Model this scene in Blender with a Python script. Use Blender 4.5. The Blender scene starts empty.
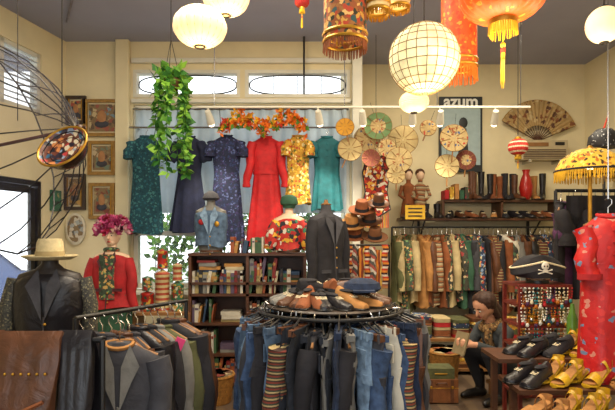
import bpy, math, random
from mathutils import Matrix, Vector, Euler
R=random.Random(7)
F=500.;HZ=235.;CZ=1.6
def X(u,d):return (u-307.5)*d/F
def Z(v,d):return CZ-(v-HZ)*d/F
pi=math.pi
def T(x,y,z):return Matrix.Translation((x,y,z))
def RZ(a):return Matrix.Rotation(math.radians(a),4,'Z')
def RX(a):return Matrix.Rotation(math.radians(a),4,'X')
def RY(a):return Matrix.Rotation(math.radians(a),4,'Y')
def lin(h):
    if isinstance(h,str):
        c=[int(h[i:i+2],16)/255 for i in (0,2,4)]
        return tuple((x/12.92 if x<.04045 else ((x+.055)/1.055)**2.4) for x in c)
    return h
MC={}
def mat(name,col='808080',rough=.75,var=.3,scale=14,bump=.2,metal=0,kind=None,cols=None,pscale=20,emit=0,alpha=1,trans=0,dist=.5,axis='X'):
    if name in MC:return MC[name]
    m=bpy.data.materials.new(name);m.use_nodes=True;nt=m.node_tree;N=nt.nodes;Lk=nt.links
    bs=N['Principled BSDF'];c=lin(col)
    tc=N.new('ShaderNodeTexCoord')
    nz=N.new('ShaderNodeTexNoise');nz.inputs['Scale'].default_value=scale;nz.inputs['Detail'].default_value=5
    Lk.new(tc.outputs['Object'],nz.inputs['Vector'])
    cr=N.new('ShaderNodeValToRGB');e=cr.color_ramp.elements
    e[0].position=.3;e[1].position=.72
    e[0].color=(*[x*(1-var) for x in c],1);e[1].color=(*[min(1,x*(1+var*.6)) for x in c],1)
    Lk.new(nz.outputs['Fac'],cr.inputs['Fac']);out=cr.outputs['Color']
    if kind:
        r2=N.new('ShaderNodeValToRGB');r2.color_ramp.interpolation='CONSTANT'
        cl=[lin(x) for x in cols];el=r2.color_ramp.elements
        while len(el)<len(cl):el.new(.5)
        for i,x in enumerate(cl):
            el[i].position=i/len(cl);el[i].color=(*x,1)
        mx=N.new('ShaderNodeMixRGB');Lk.new(out,mx.inputs['Color1']);Lk.new(r2.outputs['Color'],mx.inputs['Color2'])
        if kind=='floral':
            n3=N.new('ShaderNodeTexNoise');n3.inputs['Scale'].default_value=pscale*.8;Lk.new(tc.outputs['Object'],n3.inputs['Vector'])
            ad=N.new('ShaderNodeMixRGB');ad.blend_type='ADD';ad.inputs['Fac'].default_value=1.6/pscale;Lk.new(tc.outputs['Object'],ad.inputs['Color1']);Lk.new(n3.outputs['Color'],ad.inputs['Color2'])
            v=N.new('ShaderNodeTexVoronoi');v.inputs['Scale'].default_value=pscale;Lk.new(ad.outputs['Color'],v.inputs['Vector'])
            sp=N.new('ShaderNodeSeparateColor');Lk.new(v.outputs['Color'],sp.inputs[0]);Lk.new(sp.outputs[0],r2.inputs['Fac'])
            lt=N.new('ShaderNodeMath');lt.operation='LESS_THAN';lt.inputs[1].default_value=dist;Lk.new(v.outputs['Distance'],lt.inputs[0]);Lk.new(lt.outputs[0],mx.inputs['Fac'])
        else:
            w=N.new('ShaderNodeTexWave');w.bands_direction=axis;w.wave_profile='SAW';w.inputs['Scale'].default_value=pscale;w.inputs['Distortion'].default_value=.6 if kind=='stripe' else 3
            Lk.new(tc.outputs['Object'],w.inputs['Vector']);Lk.new(w.outputs['Fac'],r2.inputs['Fac']);mx.inputs['Fac'].default_value=.9
        out=mx.outputs['Color']
    Lk.new(out,bs.inputs['Base Color'])
    bs.inputs['Roughness'].default_value=rough;bs.inputs['Metallic'].default_value=metal
    if emit:
        Lk.new(out,bs.inputs['Emission Color']);bs.inputs['Emission Strength'].default_value=emit
    if alpha<1:bs.inputs['Alpha'].default_value=alpha
    if trans:
        tl=N.new('ShaderNodeBsdfTranslucent');Lk.new(out,tl.inputs['Color']);ms=N.new('ShaderNodeMixShader');ms.inputs[0].default_value=trans
        Lk.new(bs.outputs[0],ms.inputs[1]);Lk.new(tl.outputs[0],ms.inputs[2]);Lk.new(ms.outputs[0],N['Material Output'].inputs['Surface'])
    if bump:
        cl_=bump>=.2
        n2=N.new('ShaderNodeTexNoise');n2.inputs['Scale'].default_value=scale*(5 if not cl_ else .7);n2.inputs['Detail'].default_value=5;n2.inputs['Distortion'].default_value=1.2;Lk.new(tc.outputs['Object'],n2.inputs['Vector'])
        b=N.new('ShaderNodeBump');b.inputs['Strength'].default_value=bump*(1 if not cl_ else 1.8);b.inputs['Distance'].default_value=.01 if not cl_ else .02
        Lk.new(n2.outputs['Fac'],b.inputs['Height']);Lk.new(b.outputs['Normal'],bs.inputs['Normal'])
    MC[name]=m;return m
class B:
    def __init__(s):s.v=[];s.f=[];s.fm=[];s.mats=[];s.M=Matrix()
    def mi(s,m):
        if m not in s.mats:s.mats.append(m)
        return s.mats.index(m)
    def add(s,vs,fs,m):
        o=len(s.v);k=s.mi(m)
        s.v+=[s.M@Vector(p) for p in vs]
        for f in fs:s.f.append([i+o for i in f]);s.fm.append(k)
    def box(s,c,d,m,rot=None,taper=1):
        L=[];rt=rot or Matrix()
        for z in(-.5,.5):
            t=taper if z>0 else 1
            for x,y in((-.5,-.5),(.5,-.5),(.5,.5),(-.5,.5)):
                L.append(Vector(c)+(rt@Vector((x*d[0]*t,y*d[1]*t,z*d[2]))))
        s.add(L,[(3,2,1,0),(4,5,6,7),(0,1,5,4),(1,2,6,5),(2,3,7,6),(3,0,4,7)],m)
    def rings(s,rg,m,cap=True,close=True):
        n=len(rg[0]);vs=[p for r in rg for p in r];fs=[]
        for i in range(len(rg)-1):
            for j in range(n if close else n-1):
                k=(j+1)%n;fs.append((i*n+j,i*n+k,(i+1)*n+k,(i+1)*n+j))
        if cap and close:
            fs.append(tuple(reversed(range(n))));fs.append(tuple((len(rg)-1)*n+j for j in range(n)))
        s.add(vs,fs,m)
    def lathe(s,c,prof,m,n=24,sx=1,sy=1,lobes=0,la=0,cap=True):
        c=Vector(c);rg=[]
        for r,z in prof:
            rg.append([c+Vector((sx*r*(1+la*abs(math.sin(lobes*2*pi*j/n/2)))*math.cos(2*pi*j/n),sy*r*(1+la*abs(math.sin(lobes*2*pi*j/n/2)))*math.sin(2*pi*j/n),z)) for j in range(n)])
        s.rings(rg,m,cap)
    def ball(s,c,r,m,n=14):
        if not hasattr(r,'__len__'):r=(r,r,r)
        k=max(5,n//2);rg=[]
        for i in range(k+1):
            a=-pi/2+pi*i/k;q=max(.02,math.cos(a))
            rg.append([Vector(c)+Vector((r[0]*q*math.cos(2*pi*j/n),r[1]*q*math.sin(2*pi*j/n),r[2]*math.sin(a))) for j in range(n)])
        s.rings(rg,m)
    def tube(s,pts,r,m,n=6,cap=True):
        pts=[Vector(p) for p in pts];K=len(pts)
        if not hasattr(r,'__len__'):r=[r]*K
        rg=[];ref=None
        for i,p in enumerate(pts):
            t=(pts[min(i+1,K-1)]-pts[max(i-1,0)])
            if t.length<1e-9:t=Vector((0,0,1))
            t.normalize()
            if ref is None:
                ref=Vector((1,0,0)) if abs(t.x)<.8 else Vector((0,1,0))
            a=(ref-t*ref.dot(t)).normalized();ref=a;b=t.cross(a)
            rg.append([p+r[i]*(a*math.cos(2*pi*j/n)+b*math.sin(2*pi*j/n)) for j in range(n)])
        s.rings(rg,m,cap)
    def cyl(s,a,b,r1,m,r2=None,n=14):s.tube([a,b],[r1,r1 if r2 is None else r2],m,n)
    def torus(s,c,r,t,m,n=32,k=6,sx=1,sy=1):
        s.tube([Vector(c)+Vector((r*sx*math.cos(2*pi*i/n),r*sy*math.sin(2*pi*i/n),0)) for i in range(n+1)],t,m,k,False)
    def build(s,name,sharp=40,bevel=0,parent=None,center=True):
        me=bpy.data.meshes.new(name)
        if center and s.v:
            mn=[min(p[i] for p in s.v) for i in range(3)];mxx=[max(p[i] for p in s.v) for i in range(3)]
            o=Vector(((mn[0]+mxx[0])/2,(mn[1]+mxx[1])/2,mn[2]))
        else:o=Vector((0,0,0))
        me.from_pydata([tuple(p-o) for p in s.v],[],s.f)
        for m in s.mats:me.materials.append(m)
        me.polygons.foreach_set('material_index',s.fm)
        me.polygons.foreach_set('use_smooth',[True]*len(s.f))
        me.update();me.set_sharp_from_angle(angle=math.radians(sharp))
        ob=bpy.data.objects.new(name,me);ob.location=o
        bpy.context.collection.objects.link(ob)
        if bevel:
            q=ob.modifiers.new('bevel','BEVEL');q.width=bevel;q.segments=2;q.limit_method='ANGLE'
        if parent:
            ob.parent=parent
        return ob
def empty(name,loc=(0,0,0)):
    e=bpy.data.objects.new(name,None);e.location=loc;bpy.context.collection.objects.link(e);return e
# ---------- materials
wallm=mat('cream_wall','dfd3ae',.9,.09,3,.05)
wallw=mat('white_trim_paint','d8d6c8',.6,.08,5,.03)
ceilm=mat('ceiling_paint','9a9cb2',.95,.06,2,.04)
floorm=mat('floor_boards','5a4a3c',.5,.4,6,.1,kind='stripe',cols=['5a4a3c','4a3c30','63523f'],pscale=1.2)
steel=mat('chrome','c0c0c0',.25,.1,metal=1,bump=0)
blk=mat('black_metal','141416',.4,.2,bump=0)
wood=mat('dark_wood','52301b',.5,.35,8,.1)
woodl=mat('light_wood','8d6236',.55,.3,9,.1)
skinm=mat('skin','d29a7a',.55,.08,20,.03)
manm=mat('mannequin_skin','d8b79a',.5,.05,10,0)
cord=mat('cord','2a2622',.8,.1,bump=0)
gold=mat('gold','b88a2c',.4,.25,metal=.6,bump=0)
glass=mat('window_glass','eef6fa',.05,0,bump=0,alpha=.1)
cream=mat('cream_cloth','d8cba8',.85,.15)
FB={
'black':mat('black_cloth','1f1e24',.85,.35),'dgrey':mat('charcoal_cloth','3b3b41',.9,.3),'grey':mat('grey_cloth','73726e',.9,.25),
'blackleather':mat('black_leather','17151b',.4,.4,bump=.25),'brownleather':mat('brown_leather','5a3620',.45,.4,bump=.25),
'tan':mat('tan_suede','a8763f',.85,.25),'rust':mat('rust_suede','824824',.85,.3),'olive':mat('olive_cloth','545634',.9,.3),
'green':mat('green_cloth','2e543f',.9,.3),'beige':mat('beige_cloth','b09e74',.9,.2),'navy':mat('navy_cloth','18203e',.85,.35),
'white':mat('white_cloth','c9c3b2',.9,.12),'red':mat('red_cloth','a61a20',.8,.25),'purple':mat('purple_cloth','4f2a50',.85,.3),
'd1':mat('denim_mid','384d6e',.95,.5,24),'d2':mat('denim_dark','222f48',.95,.5,24),'d3':mat('denim_light','6f88a2',.95,.4,24),'d4':mat('denim_black','1e232d',.95,.5,24),
'd5':mat('denim_faded','4e657f',.95,.5,18),
'floral1':mat('rose_print','3b3a2e',.85,.2,kind='floral',cols=['8c3434','c0a880','405c40','2a2a2a'],pscale=22),
'floral2':mat('yellow_print','b8892c',.85,.2,kind='floral',cols=['d4b040','a8401f','5c5c22','dccf98'],pscale=34),
'floral3':mat('blue_print','26344e',.85,.2,kind='floral',cols=['7a90b0','26344e','b04a38','c8bc94'],pscale=30),
'floral4':mat('green_print','3a4a3a',.85,.2,kind='floral',cols=['6a8a5a','2a3a2a','c0a060','9a4a3a'],pscale=30),
'plaid':mat('plaid_print','6a3a2a',.9,.2,kind='stripe',cols=['7d3428','3a2a22','b09a6a','2f4034'],pscale=9,axis='Z'),
'knit':mat('knit_print','8a7a5a',.9,.2,kind='wavy',cols=['8a7a5a','b0a080','5a3a2a','96522a'],pscale=5,axis='Z'),
}
teal=mat('teal_print','1b4a58',.85,.3,kind='floral',cols=['226070','174856','3f7a7e','143c4c'],pscale=38)
tealp=mat('teal_plain','15646e',.75,.35)
navyp=mat('navy_print','1c2444',.85,.3,kind='floral',cols=['263662','181e3a','505c8c','322a58','1a2240'],pscale=42)
redd=mat('red_dress_cloth','bf131b',.7,.25)
# ---------- room
CE=3.92
b=B();b.box((0,2.9,-.05),(9.5,8.4,.1),floorm);b.build('floor')
b=B();b.box((0,2.9,CE+.05),(9.5,8.4,.1),ceilm);b.build('ceiling')
b=B()
def wb(x0,x1,z0,z1,m=wallm):b.box(((x0+x1)/2,6.075,(z0+z1)/2),(x1-x0,.15,z1-z0),m)
wb(-2.95,-2.09,0,CE);wb(-2.09,.51,0,.94);wb(-2.09,.51,3.16,3.25);wb(-2.09,.51,3.58,CE);wb(.51,.6,0,CE);wb(-.81,-.75,3.25,3.58)
b.build('wall_back')
b=B();b.box((.525,6.48,CE/2),(.15,.66,CE),wallm);b.build('wall_return')
b=B();b.box((2.2,6.875,CE/2),(3.35,.15,CE),wallm);b.build('wall_back_right')
b=B();b.box((3.85,2.95,CE/2),(.15,8,CE),wallm);b.build('wall_right')
b=B()
for c,dm_ in(((-3.1,-1.1,CE/2),(2.4,.15,CE)),((2.8,-1.1,CE/2),(2.1,.15,CE)),((-.07,-1.1,3.45),(3.7,.15,.94)),((-.07,-1.1,.25),(3.7,.15,.5))):b.box(c,dm_,wallm)
b.build('front_light_block')  # unseen wall behind the camera, added to hold back cool sky light
ML=T(-2.9,6,0)@RZ(math.degrees(math.atan2(-1,-.2105)))
b=B();b.M=ML
def wl(s0,s1,z0,z1):b.box(((s0+s1)/2,-.075,(z0+z1)/2),(s1-s0,.15,z1-z0),wallm)
wl(0,.40,0,CE);wl(.40,1.45,2.2,2.95);wl(.40,1.45,3.62,CE);wl(1.45,7.1,0,CE)
b.build('wall_left')
b=B();b.M=ML
for s0 in(.43,1.42):b.box((s0,-.05,1.1),(.05,.09,2.18),blk)
b.box((.925,-.05,2.17),(1.03,.09,.05),blk)
for s0 in(.50,1.35):b.box((s0,-.05,1.07),(.06,.045,2.1),blk)
for z0 in(.15,2.1):b.box((.925,-.05,z0),(.75,.045,.16 if z0<1 else .08),blk)
b.box((.925,-.05,1.1),(.78,.008,1.9),glass);b.box((.53,.0,1.03),(.03,.05,.14),gold)
b.build('door_1')
b=B();b.M=ML
for s0 in(.42,.93,1.43):b.box((s0,-.06,3.285),(.05,.08,.67),wallw)
for z0 in(2.97,3.6):b.box((.925,-.06,z0),(1.05,.08,.05),wallw)
b.box((.925,-.06,3.28),(1.0,.008,.6),mat('frosted_glass','d6e4ec',.5,.1,bump=0,alpha=.25))
for k in range(9):b.box((.925,-.03,3.04+.06*k),(1.0,.03,.008),mat('blind_slat','c8ccd0',.6))
b.build('window_3')
for k,(x0,x1) in enumerate(((-2.09,-.81),(-.75,.51))):
    b=B()
    for z in(3.27,3.56):b.box(((x0+x1)/2,6.05,z),(x1-x0,.12,.04),wallw)
    for x in(x0+.02,x1-.02):b.box((x,6.05,3.415),(.04,.12,.25),wallw)
    b.box(((x0+x1)/2,6.07,3.415),(x1-x0-.08,.01,.25),glass)
    c=Vector(((x0+x1)/2,6.055,3.415))
    rw=(x1-x0)/2-.05
    b.tube([c+Vector((rw*math.copysign(abs(math.cos(a))**.6,math.cos(a)),0,.115*math.copysign(abs(math.sin(a))**.8,math.sin(a)))) for a in [2*pi*i/40 for i in range(41)]],.009,blk,5)
    for q in(-.5,0,.5):b.cyl(c+Vector((q*rw,0,-.12)),c+Vector((q*rw,0,.12)),.005,blk,n=5)
    b.build('window_%d'%(k+1))
b=B()
for x in(-2.06,-1.25,-.4,.48):b.box((x,6.05,2.05),(.05,.1,2.16),wallw)
for z in(.99,1.62,3.12):b.box((-.79,6.05,z),(2.56,.1,.06),wallw)
b.box((-.79,6.09,2.05),(2.53,.01,2.12),glass)
b.box((-.79,5.93,.92),(2.7,.12,.04),wallw)
b.build('window_4')
b=B()
b.box((-2.2,5.955,CE/2),(.16,.08,CE),wallm);b.build('trim_1',bevel=.01)
b=B();b.box((-.79,5.97,3.68),(2.62,.05,.06),wallw);b.box((-.79,5.97,3.2),(2.62,.05,.05),wallw);b.build('trim_2',bevel=.008)
b=B();b.box((.59,5.955,CE/2),(.12,.08,CE),wallw);b.build('trim_3',bevel=.01)
for nm,p,q in(('baseboard_back',(-.79,5.98,.07),(2.6,.03,.14)),('baseboard_right',(3.755,3,.07),(.03,7.3,.14)),('baseboard_back_right',(2.18,6.78,.07),(3.1,.03,.14))):
    b=B();b.box(p,q,wallw);b.build(nm)
b=B();b.tube([(-2.6,5.4,CE-.02),(-1.2,3.0,CE-.02)],.012,mat('pipe_paint','7d7a86',.6));b.tube([(X(304,5.85),5.85,CE),(X(304,5.85),5.85,3.25)],.012,blk)
b.build('ceiling_conduit')
cm=mat('grey_curtain','b4c2ca',.9,.12,6,.1,trans=.3)
b=B();rg=[]
for z in(3.08,2.6,2.2,1.86):
    rg.append([(-2.04+2.5*i/160,5.93+.02*math.sin(i*.7)+.008*math.sin(i*.23),z) for i in range(161)])
b.rings(rg,cm,False,False);b.tube([(-2.07,5.93,3.09),(.49,5.93,3.09)],.012,steel)
b.build('window_curtain')
gnd=mat('pavement','b8b8b4',.9,.15,2)
b=B();b.box((0,9,-.16),(40,40,.1),gnd);b.build('street_pavement')
b=B()
fac=mat('facade_render','dcd8ce',.9,.1,2)
b.box((-13,8,2.1),(1,14,4.2),fac)
for y in(3,5.5,8,10.5):
    for z in(1.4,):b.box((-12.48,y,z),(.06,1.3,1.6),mat('facade_glass','5a6570',.2,.2));b.box((-12.46,y,z-.85),(.12,1.5,.1),wallw)
b.build('building_facade')
b=B();carm=mat('car_paint','2f4f86',.25,.1,bump=0)
prof=[(-2.1,.35),(-2.1,.75),(-1.5,.9),(-.9,1.35),(.6,1.4),(1.3,.95),(2.0,.85),(2.1,.4)]
b.M=T(-7.2,9.6,-.1)@RZ(80)
b.rings([[(x,-.8,z) for x,z in prof],[(x,-.85,z) for x,z in prof],[(x,.85,z) for x,z in prof],[(x,.8,z) for x,z in prof]],carm)
for sy in(-.86,.86):
    b.box((-.15,sy,1.12),(1.5,.03,.34),mat('car_glass','1a2026',.1,.1,bump=0))
    for x in(-1.35,1.3):b.cyl((x,sy-.05,.33),(x,sy+.05,.33),.33,blk,n=20);b.cyl((x,sy-.06,.33),(x,sy+.06,.33),.18,steel,n=16)
b.build('parked_car')
def leaf(b,p,dirn,size,m):
    d=Vector(dirn).normalized();u=Vector((R.uniform(-1,1),R.uniform(-1,1),R.uniform(-1,1)));s=d.cross(u).normalized();n=s.cross(d)
    p=Vector(p)
    b.add([p,p+d*size*.4+s*size*.33+n*size*.08,p+d*size,p+d*size*.4-s*size*.33+n*size*.08,p+d*size*.45],[(0,1,4),(1,2,4),(2,3,4),(3,0,4)],m)
lf=[mat('leaf_a','5c9634',.6,.3,bump=0,trans=.35),mat('leaf_b','8ac046',.6,.3,bump=0,trans=.4),mat('leaf_c','2d6a22',.6,.3,bump=0,trans=.25)]
b=B()
for i in range(1900):
    leaf(b,(R.uniform(-2.0,.2),R.uniform(6.32,6.6),R.uniform(.5,2.0)),(R.uniform(-1,1),R.uniform(-1,.2),R.uniform(-1,.6)),R.uniform(.08,.15),R.choice(lf))
for i in range(16):
    x=R.uniform(-2.0,.2);b.tube([(x,6.6,-.1),(x+R.uniform(-.1,.1),6.6,1),(x+R.uniform(-.1,.1),6.6,1.9)],.008,wood,5)
b.build('ivy_hedge')
b=B();px,pd=X(171,4.6),4.6
for k in range(18):
    a=R.uniform(0,2*pi);x,y=px,pd;z=3.06;L=R.uniform(.4,1.05);pts=[(x,y,z)]
    n=int(L/.05)
    for i in range(n):
        r=min(.14,.05+i*.03);pts.append((px+r*math.cos(a)+R.uniform(-.01,.01),pd+r*math.sin(a),z+.05-.05*i))
    b.tube(pts,.004,lf[2],4)
    for p in pts:
        for q in range(2):leaf(b,p,(R.uniform(-1,1),R.uniform(-1,1),R.uniform(-1,.3)),R.uniform(.06,.1),R.choice(lf))
for i in range(60):leaf(b,(px+R.uniform(-.13,.13),pd+R.uniform(-.13,.13),R.uniform(3.0,3.12)),(R.uniform(-1,1),R.uniform(-1,1),R.uniform(-.3,1)),.1,R.choice(lf))
b.lathe((px,pd,2.92),[(.05,0),(.07,.03),(.085,.1),(.09,.11)],wood)
for a in(0,2.1,4.2):b.tube([(px+.085*math.cos(a),pd+.085*math.sin(a),3.02),(px,pd,3.4)],.003,cord,4)
b.tube([(px,pd,3.4),(px,pd,CE)],.004,cord,4)
b.build('hanging_pothos_plant')
# ---------- garment
def lerpk(keys,t):
    for i in range(len(keys)-1):
        a,c=keys[i],keys[i+1]
        if t<=c[0]:
            q=(t-a[0])/max(1e-6,c[0]-a[0]);return [a[k]+(c[k]-a[k])*q for k in range(1,len(a))]
    return list(keys[-1][1:])
def garment(b,M,m,L=1.0,sh=.19,chest=.19,waist=.16,hem=.26,dep=.07,sleeve=0,flare=.07,folds=9,amp=.10,hanger=True,trim=None,lapel=None,belt=None,n=36,hook=True):
    old=b.M;b.M=old@M;tr=trim or m;ph=R.uniform(0,6)
    keys=[(0,.055,.035),(.02,.07,.045),(.05,sh*.72,dep*.75),(.085,sh,dep*.9),(.25,chest,dep),(.42 if L>.6 else L*.7,waist,dep*.85),(max(L,.45),hem,dep*1.3)]
    rg=[];ts=[0,.02,.05,.085,.15,.22,.3,.38,.44]+[.44+(L-.44)*i/8 for i in range(1,9)] if L>.5 else [0,.02,.05,.085,.15,.22,.3,L*.75,L]
    for t in ts:
        hw,hd=lerpk(keys,t);g=max(0,(t-.1)/L);r=[]
        for j in range(n):
            a=2*pi*j/n;f=1+amp*g*math.sin(folds*a+ph+g*1.1)+amp*.4*g*math.sin(4*a+ph*2)+(.05*math.sin(17*t+2*a+ph) if t>.1 else 0)
            c,sn=math.cos(a),math.sin(a)
            r.append((hw*math.copysign(abs(c)**.8,c)*(1+amp*.3*g*math.sin(folds*a+ph)),hd*sn*f*(1+g*.6*amp*math.sin(folds*a)),-t+(.018*g*math.sin(3*a+ph))))
        rg.append(r)
    b.rings(rg,m,True)
    b.tube([(.062*math.cos(a),.042*math.sin(a)-.005,-.004-.02*max(0,-math.sin(a))) for a in [2*pi*i/16 for i in range(17)]],.011,tr,6,False)
    if lapel:
        for sx in(-1,1):
            b.add([(sx*.05,-.05,-.005),(sx*.095,-dep*1.02-.012,-.1),(sx*.06,-dep*1.05-.014,-.17),(sx*.008,-dep*1.05-.014,-.30),(sx*.015,-dep-.012,-.1)],[(0,1,2,3,4)],lapel)
        b.tube([(0,-dep*1.0-.01,-.28),(0,-dep*1.1-.01,-.45),(0,-dep*1.25-.012,-min(L,.7))],.006,lapel,4)
        for k in range(3):b.ball((.012,-dep*1.08-.014,-.32-.09*k),.009,gold,8)
    else:
        for k in range(4):b.ball((0,-dep-.004,-.1-.07*k),.006,tr,6)
    if belt:
        hw,hd=lerpk(keys,.42);b.rings([[( (hw+.012)*math.cos(2*pi*j/24),(hd*1.1+.012)*math.sin(2*pi*j/24),z) for j in range(24)] for z in(-.40,-.44)],belt,False)
    if sleeve:
        for sx in(-1,1):
            pts=[];rr=[];bend=R.uniform(.0,.03)
            for i in range(9):
                q=i/8;pts.append((sx*(sh*.86+flare*q**.8+.012*math.sin(q*9+ph)),-.015-.03*q-bend*math.sin(q*2.5),-.085-sleeve*q));rr.append((.06-.02*q if sleeve>.3 else .06)*(1+.07*math.sin(q*19+ph)))
            b.tube(pts,rr,m,12);p=pts[-1]
            b.cyl((p[0],p[1],p[2]+.03),(p[0],p[1],p[2]-.005),rr[-1]+.005,tr,n=12)
        if lapel:
            for sx in(-1,1):b.box((sx*waist*.55,-dep-.012,-L*.68),(.1,.012,.03),lapel)
    if hanger:
        b.tube([(-sh*.9,0,-.07),(0,0,.0),(sh*.9,0,-.07)],.008,woodl,6)
        if hook:b.tube([(0,0,0),(0,0,.04),(.02,0,.06),(.02,0,.085),(0,0,.1),(-.018,0,.085)],.003,steel,5)
    b.M=old
def trousers(b,M,m,L=.95,w=.18,dep=.03):
    old=b.M;b.M=old@M;ph=R.uniform(0,6);lean=R.uniform(-.05,.05)
    def el(cx,hw,hd,z,n=14):
        k=R.uniform(.92,1.08);q=lean*z
        return [(cx+hw*k*math.cos(2*pi*j/n)+.012*math.sin(z*23+ph),q+hd*R.uniform(.92,1.08)*math.sin(2*pi*j/n)*(1+.3*math.sin(5*2*pi*j/n+ph+z*9))+.01*math.sin(z*15+ph*2),z) for j in range(n)]
    b.rings([el(0,w*.86,dep*.7,0,18),el(0,w*.9,dep*.8,-.04,18),el(0,w,dep*1.1,-.15,18),el(0,w*1.04,dep*1.15,-.27,18)],m)
    for sx in(-1,1):
        b.rings([el(sx*w*.5,w*.52,dep*1.1,-.22)]+[el(sx*w*(.52+.03*i),w*.45,dep*(1+.03*i),-.22-(L-.22)*i/7) for i in range(1,8)],m)
        b.box((sx*w*.5,-dep*1.2,-.14),(.1,.01,.1),m)
    b.box((0,0,-.015),(w*1.78,dep*1.3,.035),FB['brownleather'] if R.random()<.4 else m)
    for i in range(5):
        q=-1+.5*i;b.box((q*w*.85,-dep*.9,-.015),(.01,.012,.05),m)
    b.tube([(-w*.7,0,.01),(0,0,.05),(w*.7,0,.01)],.006,blk,5);b.tube([(0,0,.05),(0,0,.08)],.003,steel,4)
    b.M=old
d=5.72
b=B();b.tube([(-2.04,d,2.83),(.5,d,2.83)],.012,steel,8)
for x in(-2.0,.47):b.tube([(x,d,2.83),(x,5.99,2.86)],.01,steel,6)
b.build('dress_rail')
def dress(name,u,dy,m,**k):
    b=B();garment(b,T(X(u,d),d+dy,2.735),m,**k);b.build(name,60)
dress('teal_patterned_dress',146,0,teal,L=1.12,sh=.17,chest=.16,waist=.15,hem=.19,sleeve=.18,flare=.04,amp=.25,dep=.06)
dress('navy_dress',189,.03,FB['navy'],L=1.1,sh=.16,chest=.15,waist=.13,hem=.22,sleeve=.2,flare=.07,amp=.3,dep=.06)
dress('blue_floral_dress',227,-.03,navyp,L=1.2,sh=.17,chest=.16,waist=.14,hem=.2,sleeve=.16,flare=.05,amp=.25,dep=.06)
dress('red_shirt_dress',266,.03,redd,L=1.25,sh=.17,chest=.17,waist=.14,hem=.23,sleeve=.5,flare=.07,amp=.25,belt=redd,dep=.06)
dress('yellow_floral_blouse',298,-.03,FB['floral2'],L=.78,sh=.13,chest=.13,waist=.12,hem=.15,amp=.15,sleeve=.15,flare=.02,dep=.06)
dress('teal_dress',327,.03,tealp,L=.85,sh=.165,chest=.15,waist=.14,hem=.18,amp=.3,sleeve=.16,flare=.03,dep=.06)
b=B();fl=[mat('petal_orange','e2741c',.6,.2,bump=0),mat('petal_red','c83818',.6,.2,bump=0),mat('petal_yellow','e8b02c',.6,.2,bump=0)]
d=5.52
def gv(q):return 131-14*abs(math.sin(q*pi*2))
for i in range(120):
    q=i/119;u=221+84*q
    p=(X(u,d)+R.uniform(-.03,.03),d+R.uniform(-.04,.04),Z(gv(q),d)+R.uniform(-.08,.08));m=fl[R.choice([0,0,0,1,2,2])]
    for k in range(6):
        leaf(b,p,(R.uniform(-1,1),R.uniform(-1,.2),R.uniform(-1,1)),R.uniform(.04,.07),m)
    leaf(b,p,(R.uniform(-1,1),-.3,-1),.08,lf[0]) if i%3==0 else None
for u in(221,242,284,305):b.tube([(X(u,d),d,Z(gv((u-221)/84),d)),(X(u,d),5.42,2.98)],.003,cord,4)
b.tube([(X(221+84*i/20,d),d,Z(gv(i/20),d)) for i in range(21)],.006,lf[2],5)
b.build('autumn_flower_garland')
b=B();d=5.4
zt=Z(107,d);x0,x1=X(196,d),X(530,d)
b.box(((x0+x1)/2,d,zt),(x1-x0,.03,.02),wallw)
for x in(x0+.2,0.4,1.4,x1-.1):b.cyl((x,d,zt),(x,d,CE),.005,steel,n=6)
for u in(208,318,362,412,440,495):
    x=X(u,d);b.cyl((x,d,zt),(x,d,zt-.06),.01,wallw,n=8);b.tube([(x,d-.03,zt-.05),(x+.01,d+.02,zt-.1),(x+.02,d+.08,zt-.16)],[.03,.038,.045],wallw,12)
    b.ball((x+.021,d+.083,zt-.162),.036,mat('lamp_glow','ffe9c0',.5,0,bump=0,emit=6),10)
b.build('track_light_rail')
def picture(name,u,v,w,h,fm,kind,cols,depth=5.97,oval=False,base='806a4a',sc=18):
    b=B();x,z=X(u,depth),Z(v,depth);w=w*depth/F;h=h*depth/F
    pm=mat(name+'_print_%d_%d'%(u,v),base,.6,.2,kind=kind,cols=cols,pscale=sc,bump=0)
    mt=mat('picture_mount','c9bfa0',.8,.1)
    if oval:
        b.M=T(x,depth,z)@RX(90)
        b.lathe((0,0,0),[(.97*w/2,-.02),(1.0*w/2,.02),(.85*w/2,.03),(.8*w/2,.01)],fm,32,1,h/w);b.lathe((0,0,.0),[(.84*w/2,.0),(.84*w/2,.015)],pm,32,1,h/w)
    else:
        f=.04
        for sx in(-1,1):
            b.box((x+sx*(w/2-f/2),depth,z),(f,.04,h),fm);b.box((x,depth,z+sx*(h/2-f/2)),(w-2*f,.04,f),fm)
            b.box((x+sx*(w/2-f-.004),depth-.018,z),(.008,.02,h-2*f),gold)
        b.box((x,depth+.008,z),(w-2*f,.015,h-2*f),mt);b.box((x,depth-.002,z),(w-2*f-.04,.012,h-2*f-.04),pm)
        b.ball((x,depth-.012,z+.01),(w*.13,.008,h*.18),mat(name+'_subject','a8784e',.7,.3),12);b.ball((x,depth-.01,z-h*.17),(w*.2,.008,h*.1),mat('picture_subject_dark','3a3a44',.7,.3),12)
    b.build(name,30)
gf=mat('gilt_frame','9a7434',.45,.3,30,.3);df=mat('dark_frame','3a2a1c',.5,.3)
picture('gilt_framed_picture',102,118,36,37,gf,'floral',['6a8490','b8a680','5a4a3a','905040'])
picture('gilt_framed_picture.001',102,158,28,34,gf,'floral',['8a7a5a','b9a88a','5a3a2a','6a7a6a'])
picture('dark_framed_picture',75,192,21,36,df,'floral',['8a4a2a','3a2a1a','b08a4a'])
picture('gilt_framed_picture.002',102,201,26,36,gf,'floral',['5a6a5a','a0906a','7a3a2a'])
picture('oval_framed_picture',76,229,20,32,mat('white_frame','cfc8b4',.5),'floral',['9aa0a0','5a5a5a','c0b8a8'],oval=True)
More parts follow.
